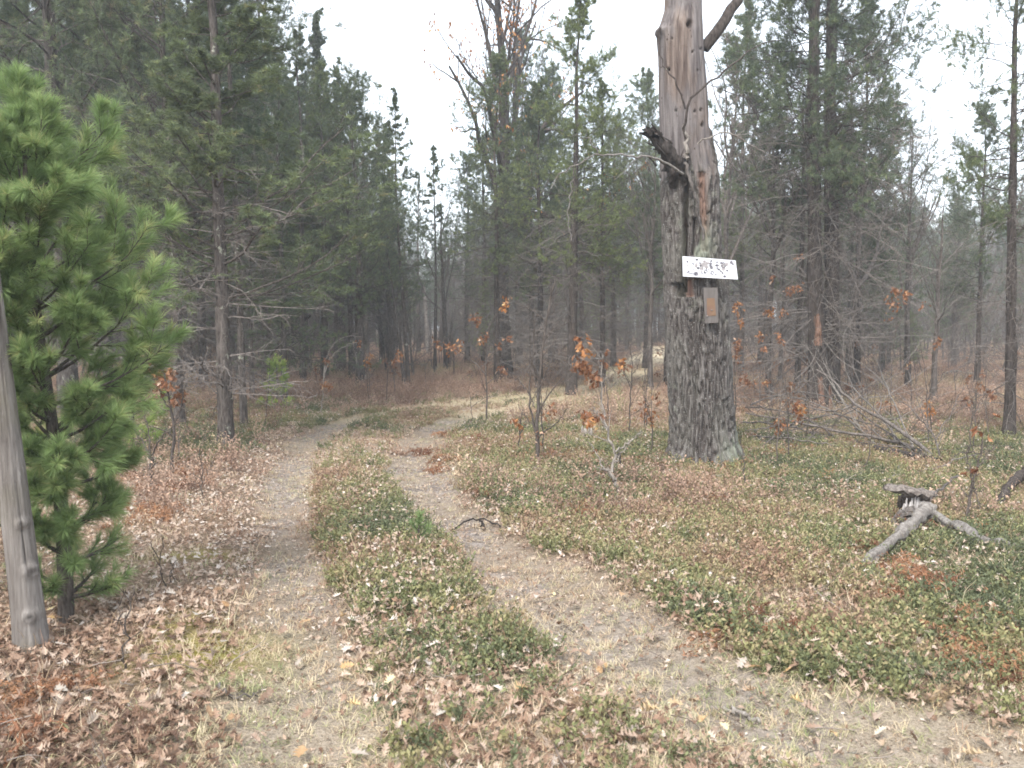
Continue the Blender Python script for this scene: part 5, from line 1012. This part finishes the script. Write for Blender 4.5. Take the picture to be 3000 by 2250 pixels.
V, Fq = tubes(P[None], np.array([[.01, .03, .045, .05, .055, .055, .055, .05, .04, .02]]), 10); V = V.reshape(10, 10, 3); V[..., 2] = P[:, None, 2]+(V[..., 2]-P[:, None, 2])*(.35+.5*gz.random((10, 1))); V[..., 1] = P[:, None, 1]+(V[..., 1]-P[:, None, 1])*(1.0+.7*gz.random((10, 1))); V += .010*gz.normal(size=V.shape); b_.add(V.reshape(-1, 3)-so, Fq)
place(b_.mesh('bark_slab', M_twig, False), 'bark_slab', parent=st)
b_ = MB()
for (u, v, w_, h_) in ((1950, 1100, 22, 32), (1996, 1096, 20, 28), (1972, 1085, 36, 16)):
    P = np.array([[PT(u, v, d+.16), PT(u, v-h_*.5, d+.16), PT(u, v-h_, d+.16)]]); V, Fq = tubes(P, np.array([[w_*.5, w_*.55, w_*.45]])/F*d, 9); V += .012*gz.normal(size=V.shape); b_.add(V-so, Fq)
place(b_.mesh('dark_core', M_barkd), 'decayed_core', parent=st)
b_ = MB()
P = dens([PT(1975, 1105, d), PT(1960, 1120, d-.1), PT(1935, 1140, d-.2), PT(1925, 1150, d-.25)], 10); V, Fq = tubes(P[None], np.linspace(.07, .04, 10)[None], 14); V += .02*gz.normal(size=V.shape); b_.add(V-so, Fq); place(b_.mesh('root_flare', M_twig, False), 'root', parent=st)
stumpchunk(1736, 1052, 16, 16, M_barkd, 'small black stub in the green cover right of the oak snag', gz)
stumpchunk(1337, 1010, 9, 36, M_barkd, 'dark upright stub behind the crooked whitish sapling', gz, jag=.3)
stumpchunk(1268, 950, 26, 34, M_twigp, 'jagged grey stump among the shrubs left of the oak snag', gz, jag=.8)
stumpchunk(1125, 845, 20, 12, M_barkd, 'low dark stump on the brown floor near the thick forked oak', gz)

# ------------------------------------------------------------------ the woods behind
gb = np.random.default_rng(99)
taken = [(np.array(o.location)[:2]) for o in COL.objects if o.get('category') in ('tree',)]
def skyline(U): return np.interp(U, [-400, 0, 300, 560, 640, 700, 760, 830, 880, 930, 980, 1010, 1060, 1200, 1300, 1420, 1600, 1750, 1900, 2000, 2200, 2700], [-150, -120, -60, 0, 120, 200, 280, 370, 450, 490, 460, 420, 400, 400, 380, 330, 350, 330, 420, 420, 400, 300])
LB = {('slim', 0): 'slim straight pine', ('slim', 1): 'slender sparse pine', ('slim', 2): 'pole like high crowned pine', ('dense', 0): 'full pointed pine', ('dense', 1): 'full rounded pine',
      ('open', 0): 'ragged crooked pine', ('open', 1): 'thin ragged pine', ('bare', 0): 'grey leafless tree', ('bare', 1): 'thin leafless tree', ('young', 0): 'bushy young pine'}
cnt = 0; tries = 0
while cnt < 270 and tries < 9000:
    tries += 1; d = 17+ (gb.random()**.9)*50; U = gb.uniform(-260, 2480); x = (U-1106)/F*d; y = d
    if min(dist(np.array([x]), np.array([y]), RL)[0], dist(np.array([x]), np.array([y]), RR)[0]) < 1.3: continue
    if 1000 < U < 1250 and d < 28: continue
    if 1250 <= U < 1440 and d < 36: continue
    if 900 < U < 1000 and d < 24: continue
    if 1560 < U < 2212 and d < 25 and gb.random() < .72: continue
    if 1280 < U < 1460 and d < 60 and gb.random() < .7: continue
    if any((abs(x-q[0]) < .9+d*.02 and abs(y-q[1]) < 2.0) for q in taken): continue
    taken.append(np.array([x, y])); ws = (skyline(U)+gb.uniform(-15, 130)); H = 1.6+(702-ws)/F*d
    H = float(np.clip(H, 4.0, 16.5)); low = cnt >= 195
    if low: H = gb.uniform(2.2, 4.8)
    r = gb.random()
    if 620 < U < 1300: var, k = [('slim', 0), ('slim', 1), ('slim', 2), ('bare', 0), ('bare', 1), ('dense', 0), ('dense', 1), ('open', 0)][int(np.searchsorted(np.cumsum([.15, .17, .13, .21, .18, .05, .05, .06]), r*.999))]
    elif U <= 620: var, k = [('slim', 0), ('slim', 2), ('dense', 0), ('dense', 1), ('bare', 0), ('open', 1), ('young', 0)][int(np.searchsorted(np.cumsum([.18, .18, .20, .18, .12, .08, .06]), r*.999))]
    else: var, k = [('open', 0), ('open', 1), ('slim', 1), ('bare', 0), ('bare', 1), ('dense', 1), ('young', 0), ('dense', 0)][int(np.searchsorted(np.cumsum([.14, .14, .15, .14, .16, .10, .10, .07]), r*.999))]
    if low: var, k = ('bare', int(gb.integers(0, 2))) if gb.random() < .75 else ('young', 0)
    zi = int(np.searchsorted([-1, 330, 620, 820, 1000, 1250, 1450, 1700, 1900, 2212], U)); zone = ['outside the left of the frame', 'behind the young white pine', 'behind the lichen specked pine', 'beyond the left bend', 'behind the crossed thin trunks', 'behind the forked oak', 'beyond the track end', 'right of the oak snag', 'behind the stout pines', 'behind the slim right hand pine', 'outside the right of the frame'][zi]
    row = 'in the front rows' if d < 30 else 'in the middle rows' if d < 46 else 'in the back rows'
    kd = ('low ' if low else '')+LB[(var, k)]
    lab = kd+', '+zone+' '+row
    tree(var, k, (x, y, H1(x, y)), H, (.10+.013*H*gb.uniform(.6, 1.35)) if not low else .03+.008*H, lab, group='look-alike trees: '+lab, lean=(R_(2.0*gb.normal()), R_(1.5*gb.normal())))
    cnt += 1
# beyond sixty metres the woods read as one mass
def treemesh(p, s, r):
    b_ = MB(); V, Fq = tubes(p['P']*s, p['R']*r/p['r'], 6); b_.add(V, Fq, 0); me = p['crown']; return b_
far_src = []
for v_, k_ in (('slim', 0), ('slim', 1), ('dense', 1), ('bare', 0), ('bare', 1)):
    p = PROTO[v_][k_]; me = p['crown'].copy(); nv = len(me.vertices); co = np.empty(nv*3); me.vertices.foreach_get('co', co); pl = len(me.polygons); ls_ = np.empty(pl, int); lt = np.empty(pl, int); mi = np.empty(pl, int); vi = np.empty(len(me.loops), int); ti_ = np.empty(nv)
    me.polygons.foreach_get('loop_start', ls_); me.polygons.foreach_get('loop_total', lt); me.polygons.foreach_get('material_index', mi); me.loops.foreach_get('vertex_index', vi); me.attributes['tint'].data.foreach_get('value', ti_)
    b_ = MB(); V, Fq = tubes(p['P'], p['R']*1.0, 6); b_.add(V, Fq, 0)
    far = MB(); far.V = [co.reshape(-1, 3)]; far.T = [ti_]; far.n = nv; far.F = []; far.M = []
    for k3 in (3, 4):
        sel = np.where(lt == k3)[0]
        if len(sel): far.F.append(np.stack([vi[ls_[sel]+j] for j in range(k3)], 1)); far.M.append(mi[sel])
    far.add(V, Fq, 0)
    far_src.append(far.mesh('far_tree', [p['tmat'], M_need], False)); bpy.data.meshes.remove(me)
n = 2600; y = 56+84*gb.random(n)**.9; x = (gb.random(n)-.5)*(1.75*y+30); Uf = 1106+x/y*F
Hs = 1.6+(702-(skyline(Uf)+gb.uniform(10, 150, n)))/F*y; Hs = np.clip(Hs, 6, 17); Hs = np.where(np.arange(n) % 2 == 0, gb.uniform(2.5, 6.5, n), Hs)
kp = (np.minimum(dist(x, y, RL), dist(x, y, RR)) > 2)
x, y, Hs = x[kp], y[kp], Hs[kp]; n = len(x)
scatter('far_woods', np.stack([x, y, hz(x, y)], 1), np.stack([.03*gb.normal(size=n), .03*gb.normal(size=n), gb.random(n)*6.28], 1), Hs/10, gb.integers(0, 5, n), gb.random(n), far_src)

n = 900; y = 24+36*gb.random(n)**.8; x = (gb.random(n)-.5)*(1.75*y+6); kp = np.minimum(dist(x, y, RL), dist(x, y, RR)) > 2.2; x, y = x[kp], y[kp]; n = len(x)
scatter('understory_brush', np.stack([x, y, hz(x, y)], 1), np.stack([.12*gb.normal(size=n), .12*gb.normal(size=n), gb.random(n)*6.28], 1), gb.uniform(.10, .36, n), np.where(gb.random(n) < .12, 2, 3+gb.integers(0, 2, n)), gb.random(n), far_src)

# ------------------------------------------------------------------ thin air volume added to imitate veiling glare, lifting dark tones
m = bpy.data.materials.new('glare_haze'); m.use_nodes = True; t = m.node_tree; t.nodes.remove(t.nodes['Principled BSDF'])
vol = t.nodes.new('ShaderNodeVolumePrincipled'); vol.inputs['Density'].default_value = .0024; vol.inputs['Color'].default_value = (.88, .94, 1, 1); vol.inputs['Anisotropy'].default_value = .2
t.links.new(vol.outputs[0], t.nodes['Material Output'].inputs['Volume'])
b_ = MB(); b_.add([(x_, y_, z_) for z_ in (-2.5, 22) for x_, y_ in ((-180, -65), (180, -65), (180, 270), (-180, 270))], [[0, 3, 2, 1], [4, 5, 6, 7], [0, 1, 5, 4], [1, 2, 6, 5], [2, 3, 7, 6], [3, 0, 4, 7]])
place(b_.mesh('glare_haze', m, False), 'glare_haze', kind='stuff')
